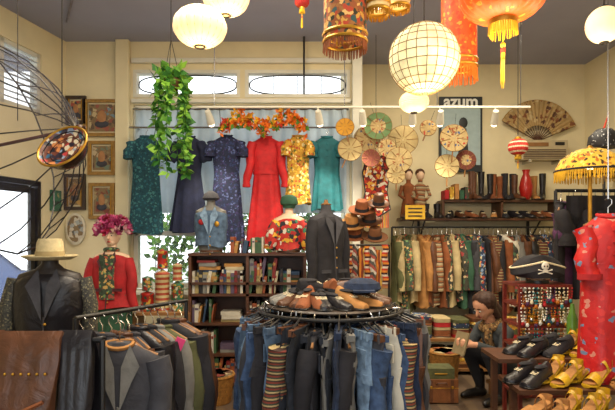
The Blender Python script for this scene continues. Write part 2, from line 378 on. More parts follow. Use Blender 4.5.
picture('dark_framed_picture.001',76,110,20,28,df,'floral',['a04a3a','c0a060','3a3a4a'])
b=B();b.M=ML@T(.2,.02,Z(201,5.85))
b.box((0,0,0),(.16,.03,.24),mat('green_frame','2f6a50',.5));b.box((0,.018,0),(.11,.01,.18),mat('green_picture','3a7a5a',.6,.3,kind='floral',cols=['3a7a5a','c0b070','2a4a3a'],pscale=20))
b.build('green_framed_picture')
b=B();dd=6.77;x0,x1=X(439,dd),X(482,dd);z0,z1=Z(172,dd),Z(97,dd);cx=(x0+x1)/2
pb=mat('poster_ink','1c2226',.5,.2,bump=0);pw=mat('poster_paper','9fb4b8',.6,.1,bump=0)
b.box((cx,dd,(z0+z1)/2),(x1-x0,.03,z1-z0),pb);b.box((cx,dd-.018,(z0+z1)/2-.02),(x1-x0-.06,.01,(z1-z0)*.78),pw)
b.box((cx+.03,dd-.026,z0+.36),(.16,.008,.45),pb,taper=.5);b.ball((cx+.03,dd-.026,z0+.66),(.06,.006,.075),pb,14);b.box((cx-.08,dd-.026,z0+.5),(.2,.008,.05),pb,RY(35));b.box((cx,dd-.026,z0+.12),(.4,.008,.06),pb)
pe=empty('framed_poster',(cx,dd,z0));o=b.build('poster_frame');o.location-=pe.location;o.parent=pe
tx=bpy.data.curves.new('poster_title','FONT');tx.body='azum';tx.size=.22;tx.align_x='CENTER';tx.extrude=.002;tx.offset=.006
to=bpy.data.objects.new('poster_title',tx);bpy.context.collection.objects.link(to);to.location=(0,-.02,z1-z0-.135);to.rotation_euler=(pi/2,0,0);to.parent=pe;tx.materials.append(mat('poster_lettering','e6e6e0',.6,0,bump=0))
# ---------- fans
def rfan(name,u,v,r,m,d=5.5,tilt=0,m2=None):
    b=B();x,z=X(u,d),Z(v,d);r=r*d/F;b.M=T(x,d,z)@RY(tilt)
    n=48;rg=[[(k*r*math.cos(2*pi*i/n),-.004+.003*(i%2)*(k>.3)-.004*k,k*r*.95*math.sin(2*pi*i/n)) for i in range(n)] for k in(.04,.55,.75,1)]
    b.rings(rg[:2],m2 or m,False);b.rings(rg[1:],m,False)
    b.tube([(r*math.cos(2*pi*i/n),0,r*.95*math.sin(2*pi*i/n)) for i in range(n+1)],.005,woodl,5)
    for k in range(9):
        a=2*pi*k/9;b.tube([(.04*math.cos(a),-.006,.04*math.sin(a)),(r*math.cos(a),-.01,r*.95*math.sin(a))],.0025,woodl,4)
    b.cyl((0,.006,-r*.2),(0,.006,-r*1.7),.008,woodl,n=6);b.tube([(0,.01,r*.95),(0,.01,r+.12)],.002,cord,4)
    b.build(name)
fc=mat('fan_cream','b09c6c',.8,.25,8,.1);fg=mat('fan_green','5f7a4e',.8,.2,bump=.1);fy=mat('fan_yellow','c6902c',.8,.2,bump=.1);fp=mat('fan_print','b09868',.8,.15,bump=.1,kind='floral',cols=['4a5a7a','a8966a','905434','b9a87a','a03426','b09868'],pscale=26,dist=.4);fr=mat('fan_brown','6a3224',.8,.3,bump=.1)
for i,(u,v,r,m) in enumerate(((345,127,9,fy),(378,126,14,fg),(350,149,12,fc),(367,139,13,fp),(403,140,15,fc),(399,160,13,fc),(371,158,9,fr),(454,138,14,fp),(447,166,12,fc),(466,160,10,fr),(396,175,9,fc),(387,148,9,fp),(428,128,8,fp))):
    rfan('paper_fan'+('.%03d'%i if i else ''),u,v,r,m,5.48+.05*(i%5),R.uniform(-25,25),fp if i%2 else None)
def ffan(name,x,y,z,r,m,a0=15,a1=165):
    b=B();n=36;b.M=T(x,y,z)
    A=[math.radians(a0+(a1-a0)*i/n) for i in range(n+1)]
    b.rings([[(k*r*math.cos(a),-.01-.012*(i%2),k*r*math.sin(a)) for i,a in enumerate(A)] for k in(.38,.7,1)],m,False,False)
    for i in range(0,n+1,3):b.tube([(0,0,0),(r*.98*math.cos(A[i]),0,r*.98*math.sin(A[i]))],.006,wood,4)
    b.tube([(r*math.cos(a),-.01,r*math.sin(a)) for a in A],.006,gold,4);b.ball((0,-.01,0),.02,gold,8)
    b.build(name)
ffan('large_folding_fan',X(538,6.7),6.72,Z(141,6.7),.55,mat('big_fan_print','a88c5c',.8,.2,bump=.1,kind='floral',cols=['7a4a2a','b9a47a','5a3a2a','a88a5a'],pscale=14,dist=.45),22,150)
b=B();cx=X(376,5.8);em=mat('embroidery','8a2a1e',.9,.2,kind='floral',cols=['b23422','2a2a2a','c9933a','d0c6b0','7a1f1a'],pscale=30,dist=.7)
pts=[(-.1,.3),(.1,.3),(.15,.12),(.12,-.1),(.16,-.3),(0,-.4),(-.16,-.3),(-.12,-.1),(-.15,.12)]
zc=Z(183,5.8)
b.rings([[(cx+x,5.78,zc+z) for x,z in pts],[(cx+x,5.82,zc+z) for x,z in pts]],em)
b.tube([(cx+x*1.02,5.79,zc+z*1.02) for x,z in pts+pts[:1]],.012,FB['black'],5)
for i in range(14):x=-.14+.28*i/13;b.tube([(cx+x,5.8,zc-.33),(cx+x,5.8,zc-.52)],.005,fl[i%3],4)
b.tube([(cx,5.8,zc+.3),(cx,5.8,CE)],.003,cord,4)
b.build('embroidered_hanging')
# ---------- lanterns
paper=mat('lantern_paper','ffe0a8',.8,.14,8,.05,emit=.8)
def cordup(b,x,y,z):b.tube([(x,y,z),(x,y,CE)],.004,cord,5);b.lathe((x,y,CE-.03),[(.02,0),(.045,.03)],wallw,12)
def ribbed(name,u,v,r,d,oz=.92,m=paper,vert=False):
    b=B();x,z=X(u,d),Z(v,d);r=r*d/F;pr=[]
    if vert:
        pr=[(r*max(.25,math.cos(a)),r*oz*math.sin(a)) for a in [-1.35+2.7*i/24 for i in range(25)]]
        b.lathe((x,d,z),pr,m,80,lobes=20,la=.07,cap=False)
        for j in range(20):
            a=2*pi*j/20;b.tube([(x+q*1.002*math.cos(a),d+q*1.002*math.sin(a),z+zz) for q,zz in pr[::3]],.0022,capl,4)
    else:
        for i in range(41):
            a=-1.42+2.84*i/40;pr.append((r*math.cos(a)*(1+(.0 if i%2 else -.035)),r*oz*math.sin(a)))
        b.lathe((x,d,z),pr,m,28,cap=False)
    b.torus((x,d,z+r*oz),r*.2,.006,blk,16);b.torus((x,d,z-r*oz),r*.2,.006,blk,16)
    cordup(b,x,d,z+r*oz);b.ball((x,d,z),r*.2,mat('lamp_glow'),10)
    b.build(name,60)
    return (x,d,z)
capm=mat('capiz_shell','f8e2ae',.4,.45,9,.05,emit=.62);capl=mat('capiz_frame','8a6a3a',.5,.2,bump=0)
pL=[ribbed('paper_globe_lantern',200,27,25,3.5,.8,vert=True),ribbed('paper_globe_lantern.001',226,-3,22,3.9,.85,vert=True),ribbed('paper_globe_lantern.002',414,102,15,3.9,.72),ribbed('paper_globe_lantern.003',604,25,17,2.6,1.05)]
def capiz(name,u,v,r,d):
    b=B();x,z=X(u,d),Z(v,d);r=r*d/F;n=22;k=12
    pt=lambda i,j,rr:(x+rr*math.cos(-1.45+2.9*i/k)*math.cos(2*pi*(j+.0)/n),d+rr*math.cos(-1.45+2.9*i/k)*math.sin(2*pi*(j)/n),z+rr*math.sin(-1.45+2.9*i/k))
    for i in range(k):
        for j in range(n):b.add([pt(i,j,r),pt(i,j+1,r),pt(i+1,j+1,r),pt(i+1,j,r)],[(0,1,2,3)],capm)
    for i in range(k+1):b.tube([pt(i,j,r*1.003) for j in range(n+1)],.0024,capl,4)
    for j in range(n):b.tube([pt(i,j,r*1.003) for i in range(k+1)],.0024,capl,4)
    cordup(b,x,d,z+r);b.build(name,5);return(x,d,z)
pL.append(capiz('capiz_globe_lantern',424,59,35,2.85))
def fringe(b,x,y,z,r,L,m,n=70,sx=1,sy=1,w=.004):
    for i in range(n):
        a=2*pi*i/n;p=(x+r*sx*math.cos(a),y+r*sy*math.sin(a),z);b.tube([p,(p[0]*1+R.uniform(-.006,.006),p[1],z-L*R.uniform(.85,1.05))],[w,w*.6],m,4)
def drum(name,u,v0,v1,w,d,m,band,fr,frl):
    b=B();x=X(u,d);z0,z1=Z(v1,d),Z(v0,d);r=w/2*d/F
    b.lathe((x,d,z0+frl),[(r*.98,0),(r*1.0,.01),(r,(z1-z0-frl)*.5),(r,z1-z0-frl)],m,36,cap=False,lobes=12,la=.03)
    for z in(z0+frl,z0+frl+.04,z1-.04,z1):b.torus((x,d,z),r*1.03,.009,band,36)
    fringe(b,x,d,z0+frl,r*1.01,frl,fr)
    for a in(0,pi/2,pi,3*pi/2):b.tube([(x+r*math.cos(a),d+r*math.sin(a),z1),(x,d,z1+.12)],.003,cord,4)
    b.ball((x,d,(z0+z1)/2),.04,mat('lamp_glow'),10)
    cordup(b,x,d,z1+.1);b.build(name,50)
drum('embroidered_drum_lantern',345,-14,53,42,2.8,mat('drum_print','8a4a24',.8,.2,kind='floral',cols=['b98a3a','2a4a4a','a0381c','c9a060','2a2a1a','8a5a2a'],pscale=38,dist=.6,emit=.05),gold,FB['rust'],.06)
orm=mat('orange_silk','d84c18',.6,.2,kind='floral',cols=['dc5e1e','c83a14','e0902e'],pscale=36,dist=.45,emit=.22)
drum('orange_silk_lantern',459,-12,82,34,3.15,orm,gold,fl[0],.09)
drum('beaded_mini_lantern',378,-14,18,22,2.8,mat('mini_print','d0b47a',.7,.2,emit=.2),gold,gold,.04)
drum('beaded_mini_lantern.001',399,-16,12,20,3.0,mat('mini_print'),gold,gold,.03)
def chinese(name,u,v,r,d,m,oz=.7,tl=.2,st=1):
    b=B();x,z=X(u,d),Z(v,d);r=r*d/F
    pr=[(r*max(.25,math.cos(a)**.8),r*oz*math.sin(a)) for a in [-1.35+2.7*i/24 for i in range(25)]]
    b.lathe((x,d,z),pr,m,96,lobes=24,la=.07,cap=False)
    for j in range(24):
        a=2*pi*j/24;b.tube([(x+q*1.003*math.cos(a),d+q*1.003*math.sin(a),z+zz) for q,zz in pr[::3]],.002*st,gold,4)
    for sg in(-1,1):b.lathe((x,d,z+sg*r*oz-.02),[(r*.33,0),(r*.36,.02),(r*.33,.04)],gold,24)
    ty=mat('tassel_yellow','dcae1e',.7,.2,bump=0)
    zz=z-r*oz-.02;fringe(b,x,d,zz,r*.33,.055*st,ty,36)
    b.tube([(x,d,zz),(x,d,zz-.12*st)],.004,ty,5);b.ball((x,d,zz-.1*st),.014*st,ty,10)
    b.lathe((x,d,zz-.14*st),[(.01*st,0),(.012*st,.02),(.006*st,.03)],fl[1],12);fringe(b,x,d,zz-.14*st,.007*st,tl,ty,16,w=.003);
    cordup(b,x,d,z+r*oz);b.ball((x,d,z),.04*st,mat('lamp_glow'),10);b.build(name,60);return(x,d,z)
orr=mat('orange_lantern_silk','e46018',.5,.2,kind='floral',cols=['ec862a','d85618','ec9a34','e46018'],pscale=22,dist=.3,emit=.32)
pL.append(chinese('orange_chinese_lantern',503,-7,40,2.5,orr,tl=.17))
chinese('red_paper_lantern',518,147,9,5.5,mat('red_white_lantern','c6302a',.7,.2,kind='stripe',cols=['c6302a','e0d0b0','c6302a'],pscale=6,axis='Z'),.9,.06,.5)
chinese('red_paper_lantern.001',302,2,7,4.2,FB['red'],.8,.08,.5)
# ---------- parasols
b=B();pd=3.0;ax,az=X(76,pd),Z(129,pd);b.M=T(ax,pd,az)@RY(-90-12)
net=mat('parasol_net','2e2a44',.7,.2,bump=0,alpha=.2)
n=18;kr=[(0.012,0),(.16,.03),(.32,.1),(.46,.2),(.58,.34),(.66,.5)]
rg=[[(r*math.cos(2*pi*j/n),r*math.sin(2*pi*j/n),z) for j in range(n)] for r,z in kr]
b.rings(rg,net,False)
for j in range(n):b.tube([(q[j][0],q[j][1],q[j][2]) for q in rg],.004,blk,5)
b.tube(rg[-1]+[rg[-1][0]],.006,blk,4)
b.tube([(0,0,-.06),(0,0,.9)],.01,wood,8);b.ball((0,0,-.02),.025,wood,10)
b.M=Matrix();b.tube([(ax-.35,pd,az+.05),(ax-.35,pd,CE)],.003,cord,4)
b.build('open_lace_parasol')
b=B();pd=2.5;bx,bz_=X(62,pd),Z(146,pd);b.M=T(bx,pd,bz_)@RY(-20)@RX(55)
pm=mat('painted_parasol','6a3a2a',.4,.2,bump=.05,kind='floral',cols=['b03a3a','d8ccb0','2a5a7a','1c1a24','c8804a','2a2434','8a9ab0'],pscale=34,dist=.6);lac=mat('black_lacquer','241612',.25,.3,bump=0)
r0=.13
b.lathe((0,0,0),[(.005,-.122),(.06,-.107),(.1,-.065),(.124,-.02),(r0,0)],lac,36,cap=False);b.lathe((0,0,0),[(r0*.98,.002),(.118,-.012),(.09,-.025),(.05,-.032),(.003,-.035)],pm,36,cap=False);b.torus((0,0,0),r0,.006,gold,36)
for k,zz in((.62,-.028),(.86,-.014)):b.torus((0,0,zz),r0*k,.003,lac,30)
b.M=Matrix();b.tube([(bx,pd,bz_+.1),(bx,pd,CE)],.003,cord,4)
b.build('painted_lacquer_bowl')
# ---------- mannequins
def torso(b,m,head=False,stand=1.0,hm=None):
    S_=[(.045,.045,.1),(.048,.05,.05),(.08,.06,.02),(.17,.075,-.01),(.19,.09,-.05),(.175,.105,-.16),(.155,.1,-.25),(.125,.085,-.38),(.15,.095,-.48),(.175,.105,-.58),(.17,.1,-.66)]
    b.rings([[(w*math.cos(2*pi*j/24),dp*math.sin(2*pi*j/24),z) for j in range(24)] for w,dp,z in S_],m)
    b.cyl((0,0,-.66),(0,0,-stand+.02),.014,steel,n=10);b.lathe((0,0,-stand),[(.16,0),(.16,.015),(.03,.03),(.02,.06)],blk,24)
    if not head:b.lathe((0,0,.1),[(.045,0),(.05,.008),(.02,.02),(.015,.05)],woodl,16)
def face(b,m,c,sc=1,hair=None):
    cx,cy,cz=c
    b.ball(c,(.075*sc,.09*sc,.105*sc),m,20);b.ball((cx,cy-.03*sc,cz-.055*sc),(.05*sc,.05*sc,.05*sc),m,14)
    b.tube([(cx,cy-.085*sc,cz+.01),(cx,cy-.108*sc,cz-.025*sc),(cx,cy-.088*sc,cz-.032*sc)],[.006*sc,.012*sc,.01*sc],m,8)
    for sx in(-1,1):
        b.ball((cx+sx*.03*sc,cy-.08*sc,cz+.005),(.013*sc,.01*sc,.006*sc),wallw,10);b.ball((cx+sx*.03*sc,cy-.088*sc,cz+.005),(.006*sc,.004*sc,.006*sc),blk,8)
        b.tube([(cx+sx*.015*sc,cy-.088*sc,cz+.026*sc),(cx+sx*.045*sc,cy-.075*sc,cz+.028*sc)],.003*sc,wood,4)
        b.ball((cx+sx*.076*sc,cy,cz-.01),(.01*sc,.02*sc,.028*sc),m,8)
    b.ball((cx,cy-.083*sc,cz-.058*sc),(.02*sc,.008*sc,.007*sc),FB['red'],10)
def hat(b,c,r,m,band=None,crown=.11,tilt=0):
    old=b.M;b.M=old@T(*c)@RX(tilt)
    b.lathe((0,0,0),[(r*.5,.0),(r*.75,-.006),(r,.015),(r*1.0,.021),(r*.75,.004),(r*.52,.01),(r*.5,.03),(r*.47,crown*.8),(r*.4,crown),(r*.2,crown*.93),(.01,crown*.88)],m,32)
    if band:b.lathe((0,0,0),[(r*.53,.012),(r*.52,.045)],band,32)
    b.M=old
d=5.0;cx=X(112,d);b=B();sz=Z(254,d)
b.M=T(cx,d,sz);torso(b,manm,True,sz);face(b,manm,(0,0,.18),1)
garment(b,T(0,0,.035),FB['red'],L=.56,sh=.2,chest=.2,waist=.18,hem=.24,dep=.125,sleeve=.5,flare=.07,hanger=False,lapel=mat('plum_lapel','4a1a24',.7),amp=.05)
b.tube([(.06*math.cos(a),.05*math.sin(a)-.01,.04-.01*math.sin(a)) for a in [2*pi*i/16 for i in range(17)]],.022,FB['floral4'],8,False)
b.rings([[(.075*math.cos(2*pi*j/16),-.135+.012*math.sin(2*pi*j/16),z) for j in range(16)] for z in(.0,-.12,-.26,-.44)],FB['floral4'])
b.rings([[(.19*math.cos(2*pi*j/30)*(1+.05*math.sin(8*2*pi*j/30)),.12*math.sin(2*pi*j/30)*(1+.08*math.sin(8*2*pi*j/30)),z) for j in range(30)] for z in(-.4,-.8)],FB['green'])
pk=[mat('flower_pink','d0588c',.7,.3,bump=0),mat('flower_magenta','a8386c',.7,.3,bump=0),mat('flower_pale','dcb0b8',.7,.2,bump=0),mat('flower_crimson','a0203a',.7,.3,bump=0)]
for i in range(110):
    a=R.uniform(0,2*pi);t=R.uniform(.2,1.6);p=Vector((.14*math.cos(a)*math.sin(t+.2),.12*math.sin(a)*math.sin(t+.2)+.02,.2+.15*math.cos(t)));m=R.choice(pk)
    for k in range(6):leaf(b,p,(p.x*4+R.uniform(-.7,.7),p.y*4+R.uniform(-.7,.7),R.uniform(-.3,1)),.065,m)
b.build('floral_headdress_mannequin')
d=3.0;cx=X(50,d);sz=Z(272,d);b=B();b.M=T(cx,d,sz)
b.M=b.M@RZ(12);torso(b,mat('mannequin_dark','2a2422',.5,.2),False,sz)
garment(b,T(0,0,.03),FB['blackleather'],L=.62,sh=.2,chest=.21,waist=.18,hem=.22,dep=.125,hanger=False,lapel=FB['dgrey'],amp=.05,belt=FB['black'])
for sx in(-1,1):b.tube([(sx*.185,0,-.04),(sx*.225,-.01,-.2),(sx*.23,-.02,-.42)],[.05,.05,.042],mat('sparkly_sleeve','3c3a34',.6,.4,60,.1,kind='floral',cols=['7a7458','2a2a2a','4a4a3c'],pscale=90),10)
hat(b,(0,0,.08),.155,mat('straw_hat','d0c094',.85,.2,40,.15),FB['beige'],.12)
b.build('leather_vest_mannequin')
d=5.25;b=B();b.M=T(X(211,d),d,Z(208,d));
def bust(b,m,L=.45):
    S_=[(.04,.04,.08),(.045,.045,.03),(.1,.06,.0),(.16,.075,-.03),(.165,.09,-.12),(.15,.09,-.22),(.125,.08,-.34),(.13,.08,-L)]
    b.rings([[(w*math.cos(2*pi*j/24),dp*math.sin(2*pi*j/24),z) for j in range(24)] for w,dp,z in S_],m);b.lathe((0,0,-L-.02),[(.12,0),(.12,.02)],wood,20)
bust(b,FB['grey'],.44);garment(b,T(0,0,.02),FB['d5'],L=.42,sh=.17,chest=.18,waist=.16,hem=.17,dep=.1,hanger=False,lapel=FB['d3'],amp=.03)
b.ball((-.08,-.105,-.15),(.03,.01,.03),FB['red'],8);b.ball((.08,-.105,-.17),(.025,.01,.03),gold,8)
b.lathe((0,0,.08),[(.07,0),(.09,.02),(.07,.07),(.02,.1)],FB['dgrey'],16)
b.build('denim_vest_dress_form')
b=B();b.M=T(X(289,d),d,Z(216,d));bust(b,manm,.36)
fm=mat('folk_print','a8241e',.8,.2,kind='floral',cols=['b02a20','b02a20','d0a030','1f1f28','c8c0b0','a02020','2a6a50','1f1f28'],pscale=24,dist=.65)
garment(b,T(0,0,.02),fm,L=.37,sh=.16,chest=.16,waist=.15,hem=.17,dep=.1,sleeve=.27,flare=.06,hanger=False,amp=.04,trim=FB['floral2'])
b.lathe((0,0,.08),[(.06,0),(.07,.03),(.09,.04),(.095,.07),(.08,.12),(.04,.14),(.005,.145)],FB['green'],20)
b.build('folk_blouse_dress_form')
d=4.6;b=B();sz=Z(216,d);b.M=T(X(326,d),d,sz)@RZ(35);torso(b,FB['dgrey'],False,sz)
garment(b,T(0,0,.03),FB['black'],L=.78,sh=.19,chest=.19,waist=.17,hem=.2,dep=.12,sleeve=.6,flare=.05,hanger=False,lapel=FB['dgrey'],amp=.05)
b.build('black_jacket_mannequin')
d=5.35;x=X(362,d);b=B();b.cyl((x,d,0),(x,d,Z(200,d)),.02,woodl);b.lathe((x,d,0),[(.2,0),(.2,.02),(.04,.05)],woodl)
hm=[FB['rust'],FB['brownleather'],FB['tan'],mat('felt_brown','6b4326',.95,.2)]
for i,(u,v,r) in enumerate(((353,236,15),(368,222,13),(350,226,14),(373,238,13),(360,212,13),(376,206,11))):
    hat(b,(X(u,d),d-.08-.02*i,Z(v,d)),r*d/F,hm[i%4],FB['black'],.12,25);b.tube([(x,d,Z(v,d)-.02),(X(u,d),d-.05-.02*i,Z(v,d)+.02)],.008,woodl,5)
b.build('hat_stand')
b=B()
sc=[mat('scarf_a','b32a1c',.9,.2,kind='stripe',cols=['b03a22','d0c8b8','1e1e1e','c8802a'],pscale=4,axis='Z'),mat('scarf_b','c0b8a8',.9,.2,kind='stripe',cols=['c0b8a8','902a20','2a2a2a'],pscale=6,axis='DIAGONAL'),mat('scarf_c','c86a20',.9,.2,kind='wavy',cols=['c8782a','6a2a1a','d0b050','1e1e1e'],pscale=4)]
for i in range(7):
    u=349+i*6;d2=4.85+.02*(i%2);z1=Z(246+R.uniform(-2,4),d2);z0=Z(286+R.uniform(-8,8),d2);m=sc[i%3];xx=X(u,d2)
    b.rings([[(xx+.03*math.cos(2*pi*j/10)+.01*math.sin(k*2+i),d2+.02*math.sin(2*pi*j/10)*(1+.4*math.sin(3*j+k)),z1+(z0-z1)*k/8) for j in range(10)] for k in range(9)],m)
    for k in range(6):b.tube([(xx-.025+.01*k,d2,z0),(xx-.025+.01*k,d2,z0-.05)],.003,m,4)
b.tube([(X(346,4.86),4.86,Z(245,4.86)),(X(389,4.86),4.86,Z(245,4.86))],.01,blk,8)
for u in(346,389):b.tube([(X(u,4.86),4.86,Z(245,4.86)),(X(u,4.86),4.86,0)],.01,blk,8);b.box((X(u,4.86),4.86,.015),(.05,.3,.03),blk)
b.build('scarf_rack')
# ---------- bookcase
bx0,bx1=X(193,5.3),X(305,5.3);bz=Z(254,5.3);bc=[mat('book_%s'%c,c,.6,.2,bump=0) for c in('7a1f1c','b9ad8c','27405c','3a5a3a','a8783a','4a3426','80807a','904a28','c4beae','1f2024','5a4a60','a09060')]
b=B()
for x in(bx0,(bx0+bx1)/2,bx1):b.box((x,5.3,bz/2),(.03,.3,bz),wood)
shz=[.06,.36,.68,.98,bz-.30]
for z in shz:b.box(((bx0+bx1)/2,5.3,z),(bx1-bx0,.3,.025),wood)
b.box(((bx0+bx1)/2,5.3,bz),(bx1-bx0+.04,.32,.025),wood)
b.box(((bx0+bx1)/2,5.46,bz/2),(bx1-bx0+.03,.02,bz),wood)
b.build('bookcase')
b=B()
def bookrow(b,xa,xb,z,y,h=.24):
    x=xa
    while x<xb-.05:
        w=R.uniform(.015,.045);hh=h*R.uniform(.65,1);dp=R.uniform(.14,.19);m=R.choice(bc);lean=R.choice([0,0,0,0,9])
        if R.random()<.07:
            bookstack(b,min(x+.13,xb-.12),z,y,R.randint(3,6));x+=.27;continue
        b.box((x+w/2,y-.12+dp/2,z+hh/2),(w,dp,hh),m,RY(lean));b.box((x+w/2,y-.12-.001,z+hh*.75),(w*.8,.004,hh*.12),R.choice(bc),RY(lean));x+=w+.003+(.03 if lean else 0)
def bookstack(b,x,z,y,n):
    for i in range(n):
        h=R.uniform(.02,.04);b.box((x+R.uniform(-.02,.02),y,z+h/2),(R.uniform(.18,.22),R.uniform(.15,.2),h),R.choice(bc),RZ(R.uniform(-8,8)));z+=h+.001
mid=(bx0+bx1)/2
for k,z in enumerate(shz):
    for xa,xb in((bx0+.02,mid-.02),(mid+.02,bx1-.02)):
        if R.random()<.85:bookrow(b,xa,xb,z+.014,5.3,.26)
        else:
            bookstack(b,xa+.15,z+.014,5.28,7);bookstack(b,xb-.14,z+.014,5.28,6)
bookrow(b,X(232,5.3),X(268,5.3),bz+.014,5.3,.17)
b.build('bookcase_books')
d=5.2;b=B();xa,xb=X(138,d),X(190,d)
for z in(.05,.42,.80):b.box(((xa+xb)/2,d,z),(xb-xa,.3,.03),woodl)
for x in(xa,xb):b.box((x,d,.4),(.03,.3,.8),woodl)
b.build('low_shelf_unit')
b=B();tm=[mat('tin_red','b0281e',.4,.2,kind='floral',cols=['a83020','c8a040','a02a1c','2a5a4a'],pscale=30,bump=0,dist=.6),mat('tin_green','2f6a4a',.4,.2,kind='floral',cols=['b89040','8a2a20','d0c8b0'],pscale=30,bump=0),mat('tin_cream','c0b080',.4,.2,kind='stripe',cols=['c0b080','a03020'],pscale=6,axis='Z',bump=0)]
for i,(u,v0,v1,w) in enumerate(((148,290,310,13),(148,275,290,10),(163,268,310,14),(163,248,268,10),(178,280,310,12),(178,262,280,9))):
    z0,z1=.815+(310-v1)/96,.815+(310-v0)/96-.005;r=w/2*d/F;h=z1-z0
    b.lathe((X(u,d),d-.02,z0),[(r,0),(r*1.04,.01),(r,.02),(r,h*.8),(r*1.05,h*.82),(r*1.03,h*.9),(r*.3,h*.97),(r*.12,h)],tm[i%3],20)
for x in range(6):b.box((xa+.07+x*.075,d-.02,.435+.12),(.065,.2,R.uniform(.16,.24)),R.choice(bc))
for x in range(4):b.box((xa+.1+x*.1,d-.02,.065+.1),(.09,.22,.2),R.choice(bc))
b.build('painted_tin_collection')
# ---------- round rack
rc=Vector((X(330,3.25),3.25,0));b=B()
b.torus(rc+Vector((0,0,1.12)),.46,.012,blk,48,8);b.cyl(rc+Vector((0,0,.02)),rc+Vector((0,0,1.14)),.025,steel)
for a in(0,pi/2,pi,3*pi/2):
    v=Vector((math.cos(a),math.sin(a),0));b.tube([rc+Vector((0,0,1.12)),rc+v*.46+Vector((0,0,1.12))],.012,steel,8);b.tube([rc+Vector((0,0,.06)),rc+v*.45+Vector((0,0,.03)),rc+v*.47+Vector((0,0,.0))],.016,steel,8)
b.lathe(rc+Vector((0,0,1.14)),[(.40,0),(.41,.01),(.40,.02)],mat('rack_shelf','3a3028',.4,.2),48)
b.build('round_clothes_rack')
b=B();N=66;ks=['d1','d2','d4','dgrey','d5','d2','d1','black','d5','d1','d2','beige','d3','d4','grey','brownleather','d2','d1','grey','d4','black','white','d5','dgrey']
for i in range(N):
    a=360*i/N+R.uniform(-2,2);k=R.choice(ks)
    if i%4==3:
        garment(b,T(rc.x,rc.y,1.07)@RZ(a)@T(.42,0,R.uniform(-.03,.01))@RZ(R.uniform(-14,14)),FB[R.choice(['d5','grey','dgrey','beige','d1','black','dgrey','white','plaid'])],L=R.uniform(.65,.8),sh=.15,chest=.16,waist=.15,hem=.17,dep=.03,sleeve=.5,flare=.03,n=24,hook=True)
    else:
        trousers(b,T(rc.x,rc.y,1.07)@RZ(a)@T(.44+R.uniform(-.02,.02),0,R.uniform(-.04,.02))@RZ(R.uniform(-14,14)),FB[k],R.uniform(.8,.95),R.uniform(.14,.18),R.uniform(.018,.028))
b.build('hanging_jeans',60)
def shoe(b,M,m,L=.27,heel=.02,boot=0,sandal=False,sole=None):
    old=b.M;b.M=old@M;so=sole or blk
    P=[(-.5,.026,.055),(-.42,.034,.065),(-.2,.034,.062),(.0,.036,.055),(.2,.045,.042),(.38,.043,.032),(.48,.025,.022),(.5,.006,.012)]
    def base(t):return heel*max(0,min(1,(.25-t)/.6))**1.2
    rg=[]
    if sandal:
        rg=[[(t*L,w*math.cos(a)*1.0,base(t)+.012+.012*math.sin(a)) for a in [2*pi*j/12 for j in range(12)]] for t,w,h in P];b.rings(rg,m)
        b.add([(t*L*.95,s_*w*.85,base(t)+.0262) for t,w,h in P for s_ in(-1,1)],[(2*i,2*i+1,2*i+3,2*i+2) for i in range(len(P)-1)],FB['tan'])
        rgt=[[(t*L,w*math.cos(a),base(t)+.014+hh*math.sin(a)) for a in [pi*j/10 for j in range(11)]] for t,w,hh in((.1,.041,.05),(.2,.046,.046),(.32,.046,.036))]
        b.rings(rgt,m,False,False)
        rgt=[[(t*L,.036*math.cos(a),base(t)+.014+hh*math.sin(a)) for a in [pi*j/10 for j in range(11)]] for t,hh in((-.16,.062),(-.22,.068))]
        b.rings(rgt,m,False,False)
        b.rings([[(-.34*L-.5*L*.34*abs(math.sin(a)),.034*math.cos(a),base(-.45)+z) for a in [pi*j/10 for j in range(11)]] for z in(.01,.045,.06)],m,False,False)
    else:
        for t,w,h in P:rg.append([(t*L,w*math.cos(a),base(t)+.012+(h*math.sin(a) if math.sin(a)>0 else .004*math.sin(a))) for a in [2*pi*j/14 for j in range(14)]])
        b.rings(rg,m)
        b.rings([[(t*L*1.02,(w+.004)*math.cos(a),base(t)+.006+.007*math.sin(a)) for a in [2*pi*j/12 for j in range(12)]] for t,w,h in P],so)
        if boot:
            b.rings([[(-.3*L+rx*math.cos(a),.8*rx*math.sin(a),base(-.3)+z) for a in [2*pi*j/14 for j in range(14)]] for rx,z in((.045,.03),(.042,.1),(.05,boot*.6),(.055,boot),(.05,boot),(.046,boot*.8))],m,False)
        else:
            b.ball((-.22*L,0,base(-.2)+.065),(.065,.026,.012),FB['black'],12)
            for k in range(3):b.tube([((.02+k*.05)*L,-.02,base(.05)+.063-k*.004),((.03+k*.05)*L,.02,base(.05)+.063-k*.004)],.003,cream,4)
    if heel>.03:b.tube([(-.38*L,0,base(-.4)+.012),(-.42*L,0,heel*.4),(-.43*L,0,0)],[.03,.018,.012] if heel>.05 else [.03,.025,.024],m if sandal else so,8)
    else:b.box((-.38*L,0,heel/2),(.07,.055,max(heel,.012)),so)
    b.M=old
b=B();sm=[FB['brownleather'],FB['black'],FB['tan'],FB['rust'],FB['grey'],FB['brownleather'],FB['blackleather']]
zs=1.161
for i in range(12):
    a=360*i/12+R.uniform(-6,6);r=.27
    for s_ in(-1,1):shoe(b,T(rc.x,rc.y,zs)@RZ(a+s_*9)@T(r,0,0)@RZ(R.uniform(-12,12)+25),sm[(i*3)%7],.26,R.choice([.02,.02,.05]))
for i in range(5):
    for s_ in(-.05,.05):shoe(b,T(rc.x,rc.y,zs+.0)@RZ(72*i)@T(.1,s_,0)@RZ(40),sm[i],.24,.03)
for i in range(4):
    shoe(b,T(rc.x-.1+.08*i,rc.y-.05,zs+.075)@RZ(30+70*i)@RX(12),sm[(i*2+1)%7],.25,.02)
b.build('shoe_pile_on_rack')
